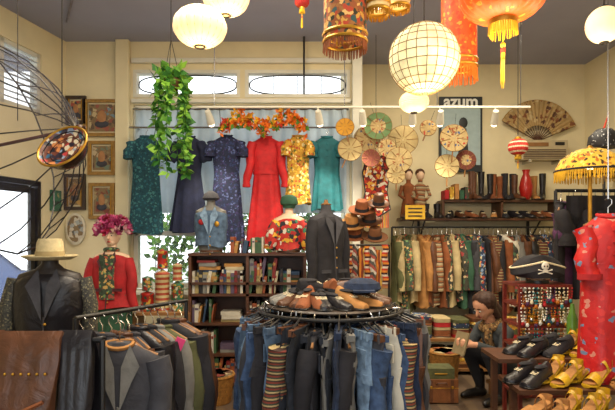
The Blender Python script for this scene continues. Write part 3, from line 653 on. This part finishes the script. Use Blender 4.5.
b=B();b.M=T(rc.x+.19,rc.y-.16,1.25);b.lathe((0,0,0),[(.08,.0),(.1,.02),(.09,.055),(.05,.08),(.01,.085)],FB['d2'],20,1.2,.9);b.box((0,-.1,.015),(.13,.09,.01),FB['d2']);b.build('denim_cap')
# ---------- left racks
def rack(name,p0,p1,z,keys,n,kw,Lr=(.7,.9),yaw=9,rm=blk):
    p0=Vector(p0);p1=Vector(p1);dv=p1-p0;an=math.degrees(math.atan2(dv.y,dv.x))
    b=B();b.tube([(p0.x,p0.y,z),(p1.x,p1.y,z)],.012,rm,10)
    nn=Vector((-dv.y,dv.x)).normalized()
    for p in(p0,p1):
        b.tube([(p.x,p.y,z),(p.x,p.y,.03)],.012,rm,10);b.tube([(p.x-nn.x*.22,p.y-nn.y*.22,.02),(p.x+nn.x*.22,p.y+nn.y*.22,.02)],.015,rm,8)
    b.build(name)
    b=B()
    for i in range(n):
        q=(i+.7)/(n+.4);p=p0+dv*q;k=keys[i%len(keys)]
        kk=dict(kw);ya=an+90+R.uniform(-yaw,yaw)
        garment(b,T(p.x,p.y,z-.09-R.uniform(0,.03))@RZ(ya),FB[k],L=R.uniform(*Lr),lapel=FB[k] if i%2 else FB['dgrey'],n=28,**kk)
    return b
p0,p1=(X(60,2.25),2.4),(X(182,2.95),3.05)
b=rack('clothes_rail',p0,p1,1.2,['black','blackleather','dgrey','black','brownleather','dgrey','blackleather','black','grey','olive','black','brownleather'],13,dict(sh=.2,chest=.2,waist=.19,hem=.21,dep=.055,sleeve=.58,flare=.04,amp=.12),(.7,.85),16)
garment(b,T(X(118,2.32),2.34,1.1)@RZ(14),FB['dgrey'],L=.8,sh=.19,chest=.19,waist=.17,hem=.2,dep=.07,sleeve=.58,flare=.05,lapel=FB['grey'],trim=FB['tan'])
b.box((X(178,2.7),2.7,1.0),(.05,.006,.09),mat('pink_tag','e0407a',.6,.1,bump=0),RY(25))
b.build('hanging_dark_jackets',60)
b=B()
y0=1.95
b.tube([(-1.6,y0,1.19),(-.80,y0,1.19)],.012,blk,8)
for x in(-1.6,-.8):b.tube([(x,y0,1.19),(x,y0,0.02)],.012,blk,8);b.tube([(x,y0-.2,.015),(x,y0+.2,.015)],.014,blk,8)
b.build('clothes_rail.001')
def drape(b,x,y,z,w,L,m,tw=0):
    rg=[];K=16
    for i in range(K+1):
        q=i/K*2-1;e=1-abs(q)**6*.25;wv=.018*math.sin(i*1.5+x*9);dl=.03*math.sin(i*.9)
        prof=[(-.09*e-wv,-L+dl),(-.085*e+wv,-L*.6),(-.075*e-wv*.6,-.25),(-.055*e,-.08),(-.03,.005),(0,.03),(.03,.005),(.06*e,-.08),(.08*e,-.25),(.09*e,-L*.9+dl),(.05,-L*.9+dl),(.04,-.2),(.015,-.06),(0,.013),(-.015,-.06),(-.035,-.2),(-.05,-L+dl)]
        rg.append([(x+q*w/2+.02*math.sin(zz*9+tw),y+yy,z+zz) for yy,zz in prof])
    b.rings(rg,m)
b=B();drape(b,-1.33,y0,1.2,.26,.62,FB['brownleather'],1);drape(b,-1.08,y0-.02,1.2,.24,.55,FB['brownleather'],2)
for k in range(8):b.ball((-1.19+.03*k,y0-.085,1.08),.006,gold,6)
b.tube([(-1.2,y0-.1,.98),(-1.1,y0-.13,.93),(-.98,y0-.1,.98)],.009,FB['rust'],6)
drape(b,-.90,y0,1.2,.13,.5,FB['blackleather'],3)
b.build('draped_leather_jackets',60)
# ---------- right back rail
d=6.4
b=rack('jacket_rail',(X(392,d),d),(X(562,d),d),1.70,['olive','beige','floral4','olive','beige','tan','rust','tan','brownleather','knit','rust','floral1','beige','floral1','green','black','floral4','dgrey','floral3','black','brownleather','plaid','black','white','rust','floral1','grey','brownleather','blackleather','knit','black','plaid','floral3','dgrey','olive'],36,dict(sh=.2,chest=.2,waist=.18,hem=.2,dep=.05,sleeve=.6,flare=.03,amp=.1),(.8,1.0),24)
b.build('hanging_jackets',60)
b=B();xa,xb=X(400,6.5),X(560,6.5);shb=1.80
b.box(((xa+xb)/2,6.55,shb),(xb-xa,.42,.03),wood);b.box(((X(442,6.5)+xb)/2,6.6,2.04),(xb-X(442,6.5),.34,.03),wood)
for x in(xa+.02,X(442,6.5),X(500,6.5),xb-.02):b.box((x,6.6,1.92 if x>xa+.1 else 1.81),(.03,.34,.24 if x>xa+.1 else .03),wood)
for x in(xa+.3,xb-.3):b.tube([(x,6.75,1.5),(x,6.4,1.79)],.012,blk,6);b.box((x,6.77,1.65),(.03,.03,.35),blk)
b.build('boot_shelf')
b=B();bm=[FB['brownleather'],FB['blackleather'],FB['rust'],FB['black'],FB['brownleather'],FB['tan'],FB['blackleather']]
for i in range(13):
    u=470+i*6
    if u>550:break
    if 518<u<533:continue
    shoe(b,T(X(u,6.5),6.5+R.uniform(-.03,.03),2.056)@RZ(-90+R.uniform(-50,50)),bm[(i//2)%7],.25,.035,R.uniform(.28,.36))
b.build('boot_row')
b=B()
for i in range(14):
    u=405+i*11;shoe(b,T(X(u,6.45),6.42,1.816)@RZ(-90+R.uniform(-30,30)),bm[(i*5)%7],.24,.03,.0 if u>440 else .16)
b.build('shoe_row')
b=B();x=X(525,6.45);b.lathe((x,6.42,2.056),[(.04,0),(.07,.05),(.085,.16),(.06,.27),(.035,.33),(.05,.38),(.045,.38)],mat('red_glaze','a01c18',.3,.15,bump=0),24)
b.build('red_vase')
b=B()
for i in range(5):
    b.box((X(446+i*5,6.45),6.5,2.056+.06+.02*(i%3)),(.055,.2,.12+.04*(i%3)),[FB['red'],FB['floral2'],FB['tan'],FB['green'],FB['floral1']][i])
b.build('ornament_box_group',bevel=.005)
b=B()
for i,(u,m) in enumerate(((410,FB['rust']),(422,FB['knit']))):
    x=X(u,6.4);b.M=T(x,6.5,1.816);b.lathe((0,0,0),[(.1,0),(.11,.03),(.085,.2),(.06,.3),(.075,.38),(.08,.42),(.03,.46),(.03,.5)],m,20,1,.7);b.ball((0,0,.56),(.055,.055,.07),manm,14);b.ball((0,.015,.59),(.065,.06,.06),wood,12)
    for sx in(-1,1):b.tube([(sx*.08,0,.42),(sx*.12,-.02,.3),(sx*.06,-.08,.24)],[.028,.022,.018],m,8)
b.build('dressed_doll_pair')
b=B();x=X(416,6.0);b.box((x,6.05,Z(212,6.0)),(.24,.012,.17),mat('yellow_card','d0a62a',.7,.1,bump=0));
for k in range(3):b.box((x,6.04,Z(212,6.0)+.045-.045*k),(.17,.006,.014),blk)
b.tube([(x,6.05,Z(212,6)-.05),(x,6.25,1.69)],.006,blk,5)
b.build('price_sign')
b=B();x=X(541,6.7);z=Z(151,6.7);b.box((x,6.7,z),(.62,.2,.26),mat('beige_plastic','b8a988',.5,.1,bump=0));
for k in range(6):b.box((x,6.595,z-.11+.022*k),(.56,.02,.008),wood)
b.box((x+.2,6.59,z+.08),(.12,.015,.04),blk);b.box((x-.1,6.592,z+.07),(.3,.012,.05),woodl)
for q in(-.2,.2):b.box((x+q,6.68,z-.15),(.03,.24,.04),steel)
b.build('air_conditioner',bevel=.01)
b=B();b.box((3.70,5.2,2.3),(.13,1.8,.03),wood)
for i in range(7):
    y=4.45+.24*i;m=[FB['black'],FB['brownleather'],FB['floral1'],FB['blackleather']][i%4]
    b.rings([[(3.66+w*.4*math.cos(2*pi*j/16),y+w*math.sin(2*pi*j/16),z) for j in range(16)] for w,z in((.05,1.75),(.11,1.78),(.12,1.88),(.09,1.98),(.08,2.0))],m)
    b.tube([(3.66,y-.08,1.98),(3.66,y-.04,2.22),(3.68,y,2.29),(3.66,y+.04,2.22),(3.66,y+.08,1.98)],.008,m,6)
b.build('handbag_display')
# ---------- fringed lamp
d=3.3;x=X(590,d);b=B();zz=Z(180,d);yf=mat('yellow_fringe','cca01e',.8,.25,bump=0);sh=mat('lampshade_print','d8ae3a',.8,.2,kind='floral',cols=['d0a83a','a8641e','3a2a1a','d8c070'],pscale=40,dist=.5,emit=.12)
b.lathe((x,d,zz+.06),[(.205,0),(.2,.01),(.165,.08),(.1,.13),(.07,.14)],sh,32,cap=False,lobes=8,la=.06);b.torus((x,d,zz+.06),.212,.008,FB['black'],36)
fringe(b,x,d,zz+.065,.212,.075,yf,110,w=.005)
b.cyl((x,d,.03),(x,d,zz+.2),.012,gold);b.lathe((x,d,0),[(.16,0),(.16,.02),(.03,.05)],gold);b.ball((x,d,zz+.21),.02,gold,10);b.ball((x,d,zz+.1),.035,mat('lamp_glow'),10)
for a in(0,2.1,4.2):b.tube([(x,d,zz+.18),(x+.08*math.cos(a),d+.08*math.sin(a),zz+.195)],.004,gold,4)
b.build('fringed_floor_lamp')
b=B();dm=mat('dotted_black','16161a',.6,.2,kind='floral',cols=['e0e0e0','16161a','c0c0c0'],pscale=60,dist=.22)
hx,hy=X(604,4.3),4.3
b.M=T(hx,hy,Z(148,4.3));b.lathe((0,0,0),[(.12,0),(.13,.03),(.12,.1),(.06,.16),(.01,.17)],dm,24);b.cyl((0,0,0),(0,0,-Z(148,4.3)+.02),.012,blk);b.lathe((0,0,-Z(148,4.3)),[(.14,0),(.13,.02)],blk)
b.tube([(.0,0,.17),(.03,-.02,.3)],[.01,.003],fl[1]);b.build('beaded_cloche_hat_stand')
b=B();zr=1.95;yr=3.95;b.tube([(1.96,yr,zr),(2.75,yr,zr)],.014,blk,8)
for xx in(1.96,2.75):b.tube([(xx,yr,zr),(xx,yr,0)],.014,blk,8);b.tube([(xx,yr-.25,.015),(xx,yr+.25,.015)],.014,blk,8)
b.build('shawl_rail')
b=B()
for i in range(13):
    xx=2.0+.055*i;m=[FB['black'],FB['purple'],FB['black'],FB['blackleather'],FB['black']][i%5]
    garment(b,T(xx,yr,zr-.09)@RZ(60+R.uniform(-30,30)),m,L=R.uniform(.6,.8),sh=.15,dep=.045,hem=.18,sleeve=.25,flare=.02,n=24)
for i in range(60):
    xx=1.97+.0125*i;b.tube([(xx,yr-.16,zr-.2),(xx+R.uniform(-.01,.01),yr-.16,zr-.40)],[.006,.004],FB['black'],4)
b.rings([[(1.96+.76*i/30,yr-.16+.012*math.sin(i*1.3),z) for i in range(31)] for z in(zr-.05,zr-.22)],FB['black'],False,False)
b.build('hanging_black_shawls',60)
rp=mat('red_silk_print','b8181a',.5,.2,kind='floral',cols=['c8261e','a81018','6a7a98','b8181a','b01418','c01a1a','c07a6a','b8181a'],pscale=24,dist=.42)
b=B();d=3.0;garment(b,T(X(608,d),d,Z(214,d))@RZ(-12),rp,L=1.02,sh=.15,chest=.155,waist=.15,hem=.17,dep=.09,sleeve=.3,flare=.0,amp=.2,folds=7,trim=FB['red'])
b.tube([(X(608,d),d,Z(214,d)+.09),(X(608,d),d,CE)],.004,steel,5)
b.build('red_silk_dress',60)
# ---------- jewellery display
d=3.7;xa,xb=X(512,d),X(560,d);b=B();zt2=Z(284,d);rows=[284,303,323,344];rl=mat('red_lacquer_wood','6a2018',.4,.3,bump=.05)
for x in(xa,xb):
    for y in(d-.14,d+.14):b.box((x,y,zt2/2),(.025,.025,zt2),rl)
for z in [.1,.45]+[Z(v,d) for v in rows]:b.box(((xa+xb)/2,d,z),(xb-xa+.025,.3,.02),rl)
b.build('jewellery_stand')
b=B();jc=[gold,FB['red'],mat('bead_turq','2a8a90',.3,.2,bump=0),wallw,mat('bead_amber','b86a1a',.3,.2,bump=0),steel,FB['purple'],cream]
for r_,v in enumerate(rows):
    zz=Z(v,d)-.015
    for i in range(12):
        xx=xa+.01+(xb-xa-.02)*i/11;L=R.uniform(.07,.12);m=R.choice(jc)
        for k in range(12):
            a=pi*k/11;b.ball((xx+.013*math.cos(a),d-.165,zz-L*math.sin(a)),.0065,m,6)
        b.ball((xx,d-.168,zz-L-.01),(.013,.006,.016),R.choice(jc),8)
    for i in range(5):
        xx=xa+.05+(xb-xa-.1)*i/4
        if r_:b.box((xx,d-.05,zz+.055),(.05,.05,.06),R.choice(jc))
b.build('bead_necklaces')
b=B();x=(xa+xb)/2;b.M=T(x,d-.02,zt2+.011);
b.cyl((0,0,0),(0,0,.02),.08,blk,n=24);b.cyl((0,0,.02),(0,0,.05),.04,manm);b.ball((0,0,.09),(.07,.085,.08),manm,16)
z=.04;rg=[]
for k,(w,dp,zz) in enumerate(((.09,.09,0),(.13,.12,.0),(.19,.13,.04),(.2,.1,.09),(.15,.08,.14),(.1,.07,.155),(.04,.05,.165))):
    rg.append([(w*math.cos(2*pi*j/32),dp*math.sin(2*pi*j/32),z+zz+(.05*(1-abs(math.cos(2*pi*j/32)))-.02 if 1<k<5 else 0)) for j in range(32)])
b.rings(rg,FB['black']);b.tube(rg[3]+[rg[3][0]],.007,cream,5)
b.ball((0,-.125,z+.09),(.028,.01,.03),wallw,12);b.box((0,-.125,z+.055),(.03,.012,.02),wallw)
for s_ in(-1,1):b.tube([(-.05,-.125,z+.05-.015*s_),(.05,-.125,z+.05+.015*s_)],.005,wallw,5);b.ball((s_*.01,-.134,z+.09),.006,blk,6)
b.build('pirate_hat_on_stand')
# ---------- shoe table
d=2.95;b=B();xa,xb=X(508,d),2.4
for k,(y,z) in enumerate(((2.62,.62),(2.95,.72),(3.25,.82))):
    b.box(((xa+xb)/2,y,z),(xb-xa,.32,.025),wood)
    for x in(xa+.03,xb-.03):b.box((x,y,z/2),(.035,.035,z),wood)
b.build('tiered_shoe_table')
ys=mat('yellow_leather','c2981c',.4,.3,bump=.1)
def shoerow(name,y,z,lst,ang=-150):
    b=B()
    for u,m,sd,hl in lst:
        for s_ in(0,1):shoe(b,T(X(u,y)+s_*.055,y+.02+s_*-.085,z+.013)@RZ(ang+R.uniform(-6,6)),m,.24,hl,0,sd)
    b.build(name)
shoerow('yellow_heeled_sandals',2.62,.62,[(536,FB['tan'],True,.05),(568,ys,True,.08),(598,ys,True,.08)])
shoerow('heeled_shoes',2.95,.72,[(522,FB['blackleather'],False,.05),(552,ys,True,.08),(582,ys,True,.08),(608,FB['tan'],True,.08)])
shoerow('black_shoes',3.25,.82,[(520,FB['blackleather'],False,.04),(545,FB['black'],False,.05),(570,ys,True,.08),(595,ys,True,.08)])
b=B();b.M=T(X(490,2.5),2.35,0)
for i in range(8):
    b.rings([[(.17*math.cos(2*pi*j/20)*(1+.06*math.sin(4*j+i)),.15*math.sin(2*pi*j/20),.0+.075*i+zz) for j in range(20)] for zz in(0,.02,.05,.07)],[FB['black'],FB['dgrey'],FB['brownleather']][i%3])
b.build('folded_clothes_stack')
b=B();x=X(567,3.45);b.lathe((x,3.38,.835),[(.035,0),(.035,.2),(.02,.24),(.012,.3)],mat('green_bottle','4f7a2a',.3,.2,bump=0),16);b.build('green_bottle')
b=B();xa,xb=X(392,5.9),X(560,5.9);b.box(((xa+xb)/2,5.95,.4),(xb-xa,.5,.03),woodl);b.box(((xa+xb)/2,5.95,.06),(xb-xa,.5,.03),woodl)
for x in(xa,(xa+xb)/2,xb):b.box((x,5.95,.2),(.03,.5,.4),woodl)
b.build('low_display_bench')
b=B();fk=['red','beige','plaid','tan','floral1','olive','rust','white','knit','brownleather','floral2','floral3']
def pile(x,y,z,n,hw=.1,hd=.17):
    for k in range(n):
        h=R.uniform(.03,.055);b.rings([[(x+hw*math.copysign(abs(math.cos(a))**.4,math.cos(a)),y+hd*math.copysign(abs(math.sin(a))**.4,math.sin(a)),z+q*h) for a in [2*pi*j/20 for j in range(20)]] for q in(0.05,.2,.8,.95)],FB[R.choice(fk)]);z+=h
for i in range(9):
    x=xa+.13+(xb-xa-.26)*i/8;pile(x,5.9,.416,R.randint(3,6));pile(x,5.9,.076,5)
b.build('folded_textiles')
def basket(name,x,y,r,h,m):
    b=B();pr=[]
    for i in range(13):pr.append((r*(.8+.2*i/12)+(.008 if i%2 else 0),h*i/12))
    b.lathe((x,y,0),pr+[(r*.93,h*.98),(r*.75,.03)],m,28,cap=True);b.torus((x,y,h),r,.014,m,28)
    for k in range(6):a=k;b.rings([[(x+.45*r*math.cos(a)+.08*math.cos(2*pi*j/12),y+.45*r*math.sin(a)+.08*math.sin(2*pi*j/12),h*.9+zz) for j in range(12)] for zz in(-.05,.0,.03,.05)],FB[R.choice(fk)])
    b.build(name)
wk=mat('wicker','9a6a2c',.8,.35,40,.3)
basket('wicker_basket',X(447,5.3),5.4,.16,.34,wk)
basket('wicker_basket.001',X(218,4.9),4.8,.17,.26,wk)
b=B()
b.M=T(X(437,4.9),4.85,0)
b.box((0,0,.12),(.32,.24,.22),mat('suitcase_tan','7a4a26',.5,.25));
for x in(-.1,.1):b.box((x,-.123,.12),(.03,.012,.22),FB['brownleather']);b.box((x,-.13,.16),(.02,.01,.025),gold)
b.tube([(-.05,-.12,.19),(-.04,-.15,.205),(.04,-.15,.205),(.05,-.12,.19)],.007,FB['brownleather'],6)
b.box((0,0,.15),(.325,.245,.006),gold);b.box((.0,0,.28),(.26,.2,.1),FB['olive']);b.box((0,-.102,.28),(.12,.01,.012),gold)
b.build('vintage_suitcases',bevel=.01)
# ---------- woman
W=empty('crouching_woman',(X(505,5.0),4.95,0));W.rotation_euler=(0,0,math.radians(26));W.scale=(1.06,1.06,1.06)
coat=mat('coat_grey','3f4447',.9,.25,30);pant=mat('pants_black','1f2026',.85,.2);boot=mat('boots_black','141112',.4,.2);hair=mat('hair_brown','40261a',.6,.35,40,.3)
mats=[skinm,coat,pant,boot,hair];caps=[]
def cp(a,c,ra,rb,mi):caps.append((Vector((-a[0],a[1],a[2])),Vector((-c[0],c[1],c[2])),ra,rb,mi))
cp((0,-.07,.27),(0,.07,.27),.125,.125,2)
cp((.02,0,.32),(.08,0,.45),.135,.125,1);cp((.08,0,.45),(.15,0,.58),.13,.125,1);cp((.17,-.1,.645),(.17,.1,.645),.075,.075,1);cp((.15,0,.58),(.18,0,.655),.12,.09,1)
cp((-.03,-.06,.24),(-.03,.06,.24),.125,.125,1)
cp((.18,0,.66),(.23,0,.755),.05,.045,0)
for s in(-1,1):
    cp((.02,s*.09,.27),(.37,s*.13,.47),.092,.065,2);cp((.37,s*.13,.47),(.22,s*.12,.12),.062,.042,2)
    cp((.23,s*.12,.22),(.215,s*.12,.07),.05,.042,3);cp((.20,s*.12,.05),(.34,s*.13,.045),.042,.038,3);cp((.34,s*.13,.045),(.41,s*.135,.035),.038,.028,3);cp((.18,s*.12,.04),(.2,s*.12,.04),.038,.038,3)
    el=(.27,s*.2,.46);wr=(.45,s*.1,.54)
    cp((.17,s*.155,.635),el,.06,.047,1);cp(el,wr,.046,.034,1);cp(wr,(.47,s*.09,.545),.027,.027,0)
    cp((.48,s*.085,.545),(.53,s*.06,.55),.026,.03,0)
    for k in range(4):
        f0=(.55,s*.055,.525+.018*k);f1=(.575+.005*(k in(1,2)),s*.03,.525+.018*k);f2=(.575,s*.012,.527+.017*k)
        cp(f0,f1,.010,.009,0);cp(f1,f2,.009,.0075,0)
    cp((.505,s*.06,.575),(.54,s*.035,.595),.011,.010,0);cp((.54,s*.035,.595),(.56,s*.02,.59),.01,.008,0)
hc=Vector((.29,0,.855))
def hp(f,s,z):
    a=math.radians(30);return (hc.x+f*math.cos(a)+z*math.sin(a),s,hc.z-f*math.sin(a)+z*math.cos(a))
cp(hp(-.01,0,.015),hp(.0,0,.03),.09,.088,0);cp(hp(.03,0,-.03),hp(.045,0,-.07),.062,.035,0);cp(hp(-.0,-.02,-.01),hp(0,.02,-.01),.07,.07,0)
cp(hp(.085,0,.015),hp(.108,0,-.02),.011,.014,0)
for s in(-1,1):cp(hp(.0,s*.078,.01),hp(0,s*.08,-.02),.014,.01,0)
cp(hp(-.035,-.015,.04),hp(-.035,.015,.04),.097,.097,4);cp(hp(.0,-.03,.08),hp(.0,.03,.08),.055,.055,4)
cp(hp(-.07,0,-.02),hp(-.12,0,-.14),.07,.06,4);cp(hp(-.12,0,-.14),(.10,0,.62),.06,.035,4)
for s in(-1,1):cp(hp(-.03,s*.06,.03),hp(-.05,s*.07,-.12),.032,.026,4)
b=B()
for a,c,ra,rb,mi in caps:
    b.tube([a,c],[ra,rb],skinm,16);b.ball(a,ra,skinm,16);b.ball(c,rb,skinm,16)
o=b.build('tmp_body',center=False)
q=o.modifiers.new('r','REMESH');q.mode='VOXEL';q.voxel_size=.0075
q=o.modifiers.new('s','SMOOTH');q.factor=.5;q.iterations=3
dg=bpy.context.evaluated_depsgraph_get();dg.update()
me=bpy.data.meshes.new_from_object(o.evaluated_get(dg));bpy.data.objects.remove(o)
me.materials.clear()
for m in mats:me.materials.append(m)
for p in me.polygons:
    c=p.center;best=9;bi=0
    for a,e,ra,rb,mi in caps:
        ab=e-a;l=ab.length_squared;t=max(0,min(1,(c-a).dot(ab)/l if l>1e-9 else 0))
        dd=(c-(a+ab*t)).length-(ra+(rb-ra)*t)
        if dd<best:best=dd;bi=mi
    p.material_index=bi;p.use_smooth=True
bo=bpy.data.objects.new('body',me);bpy.context.collection.objects.link(bo);bo.parent=W
b=B()
def L_(f,s,z):return(-f,s,z)
for s in(-1,1):
    b.ball(L_(*hp(.082,s*.03,.012)),(.008,.013,.007),wallw,10);b.ball(L_(*hp(.089,s*.03,.01)),.0055,blk,8)
    b.tube([L_(*hp(.088,s*.014,.036)),L_(*hp(.082,s*.045,.036))],.004,hair,5)
b.ball(L_(*hp(.086,0,-.052)),(.009,.022,.008),mat('lips','a04a44',.5),10)
b.build('face_features',parent=W,center=False)
b=B();sca=mat('scarf_brown','7a5a3a',.9,.3,kind='floral',cols=['8a6a40','3a3a30','a88a5a'],pscale=40)
for k,(r,z,t) in enumerate(((.08,.685,.03),(.07,.71,.024))):
    b.tube([L_(.205+r*math.cos(a),r*math.sin(a),z-.03*math.cos(a)) for a in [2*pi*i/20 for i in range(21)]],t,sca,10,False)
b.tube([L_(.27,-.04,.68),L_(.29,-.05,.58),L_(.25,-.05,.5)],[.033,.038,.033],sca,8)
b.build('scarf',parent=W,center=False)
b=B()
b.rings([[L_(-.03+r*(1.1 if math.cos(a)<0 else .6)*math.cos(a),r*1.1*math.sin(a)*(1+.05*math.sin(6*a)),z) for a in [2*pi*i/30 for i in range(30)]] for r,z in((.125,.40),(.15,.31),(.165,.2),(.175,.08),(.17,.07))],coat)
b.build('coat_skirt',parent=W,center=False)
b=B();b.box(L_(.565,0,.555),(.012,.15,.2),mat('book_cover','8a7a5a',.6,.2),RY(20));b.box(L_(.557,0,.557),(.01,.14,.19),cream,RY(20));b.build('book',parent=W,center=False)
b=B();b.box(L_(-.02,0,.12),(.26,.3,.03),woodl);
for f in(-.12,.08):
    for s in(-.12,.12):b.box(L_(f,s,.055),(.03,.03,.11),woodl)
b.build('low_stool',parent=W,center=False)
# ---------- lights
def area(n,loc,sz,e,col,rot=(0,0,0)):
    l=bpy.data.lights.new(n,'AREA');l.shape='RECTANGLE';l.size,l.size_y=sz;l.energy=e;l.color=col;o=bpy.data.objects.new(n,l);o.location=loc;o.rotation_euler=rot;bpy.context.collection.objects.link(o)
area('ceiling_fill',(-.6,3.2,CE-.03),(1.4,.8),90,(1,.87,.68));area('ceiling_fill.001',(1.8,4.6,CE-.03),(1.2,.8),70,(1,.86,.64));area('ceiling_fill.002',(0,1.2,CE-.03),(1.6,.8),75,(1,.88,.7))  # added soft fill under the ceiling, no fixture stands for it
for i,p in enumerate(pL):
    l=bpy.data.lights.new('lantern_bulb','POINT');l.energy=15;l.color=(1,.76,.48);l.shadow_soft_size=.12;o=bpy.data.objects.new('lantern_bulb',l);o.location=(p[0],p[1],p[2]-.33);bpy.context.collection.objects.link(o)
for u,tx_ in((208,-1.6),(318,-.4),(362,.6),(440,1.8),(495,2.8)):
    l=bpy.data.lights.new('track_spot','SPOT');l.energy=65;l.spot_size=1.3;l.spot_blend=.7;l.color=(1,.86,.64);l.shadow_soft_size=.05
    o=bpy.data.objects.new('track_spot',l);o.location=(X(u,5.4),5.25,Z(107,5.4)-.25);o.rotation_euler=(math.radians(15),0,0);bpy.context.collection.objects.link(o)
w=bpy.data.worlds.new('sky');bpy.context.scene.world=w;w.use_nodes=True
w.node_tree.nodes['Background'].inputs[0].default_value=(.9,.95,1,1);w.node_tree.nodes['Background'].inputs[1].default_value=3.0
cam=bpy.data.cameras.new('camera');cam.lens=F/615*36;cam.sensor_width=36;cam.shift_y=30/615;co=bpy.data.objects.new('camera',cam);co.location=(0,0,1.6);co.rotation_euler=(pi/2,0,0);bpy.context.collection.objects.link(co)
sc_=bpy.context.scene;sc_.camera=co
sc_.view_settings.view_transform='Standard'
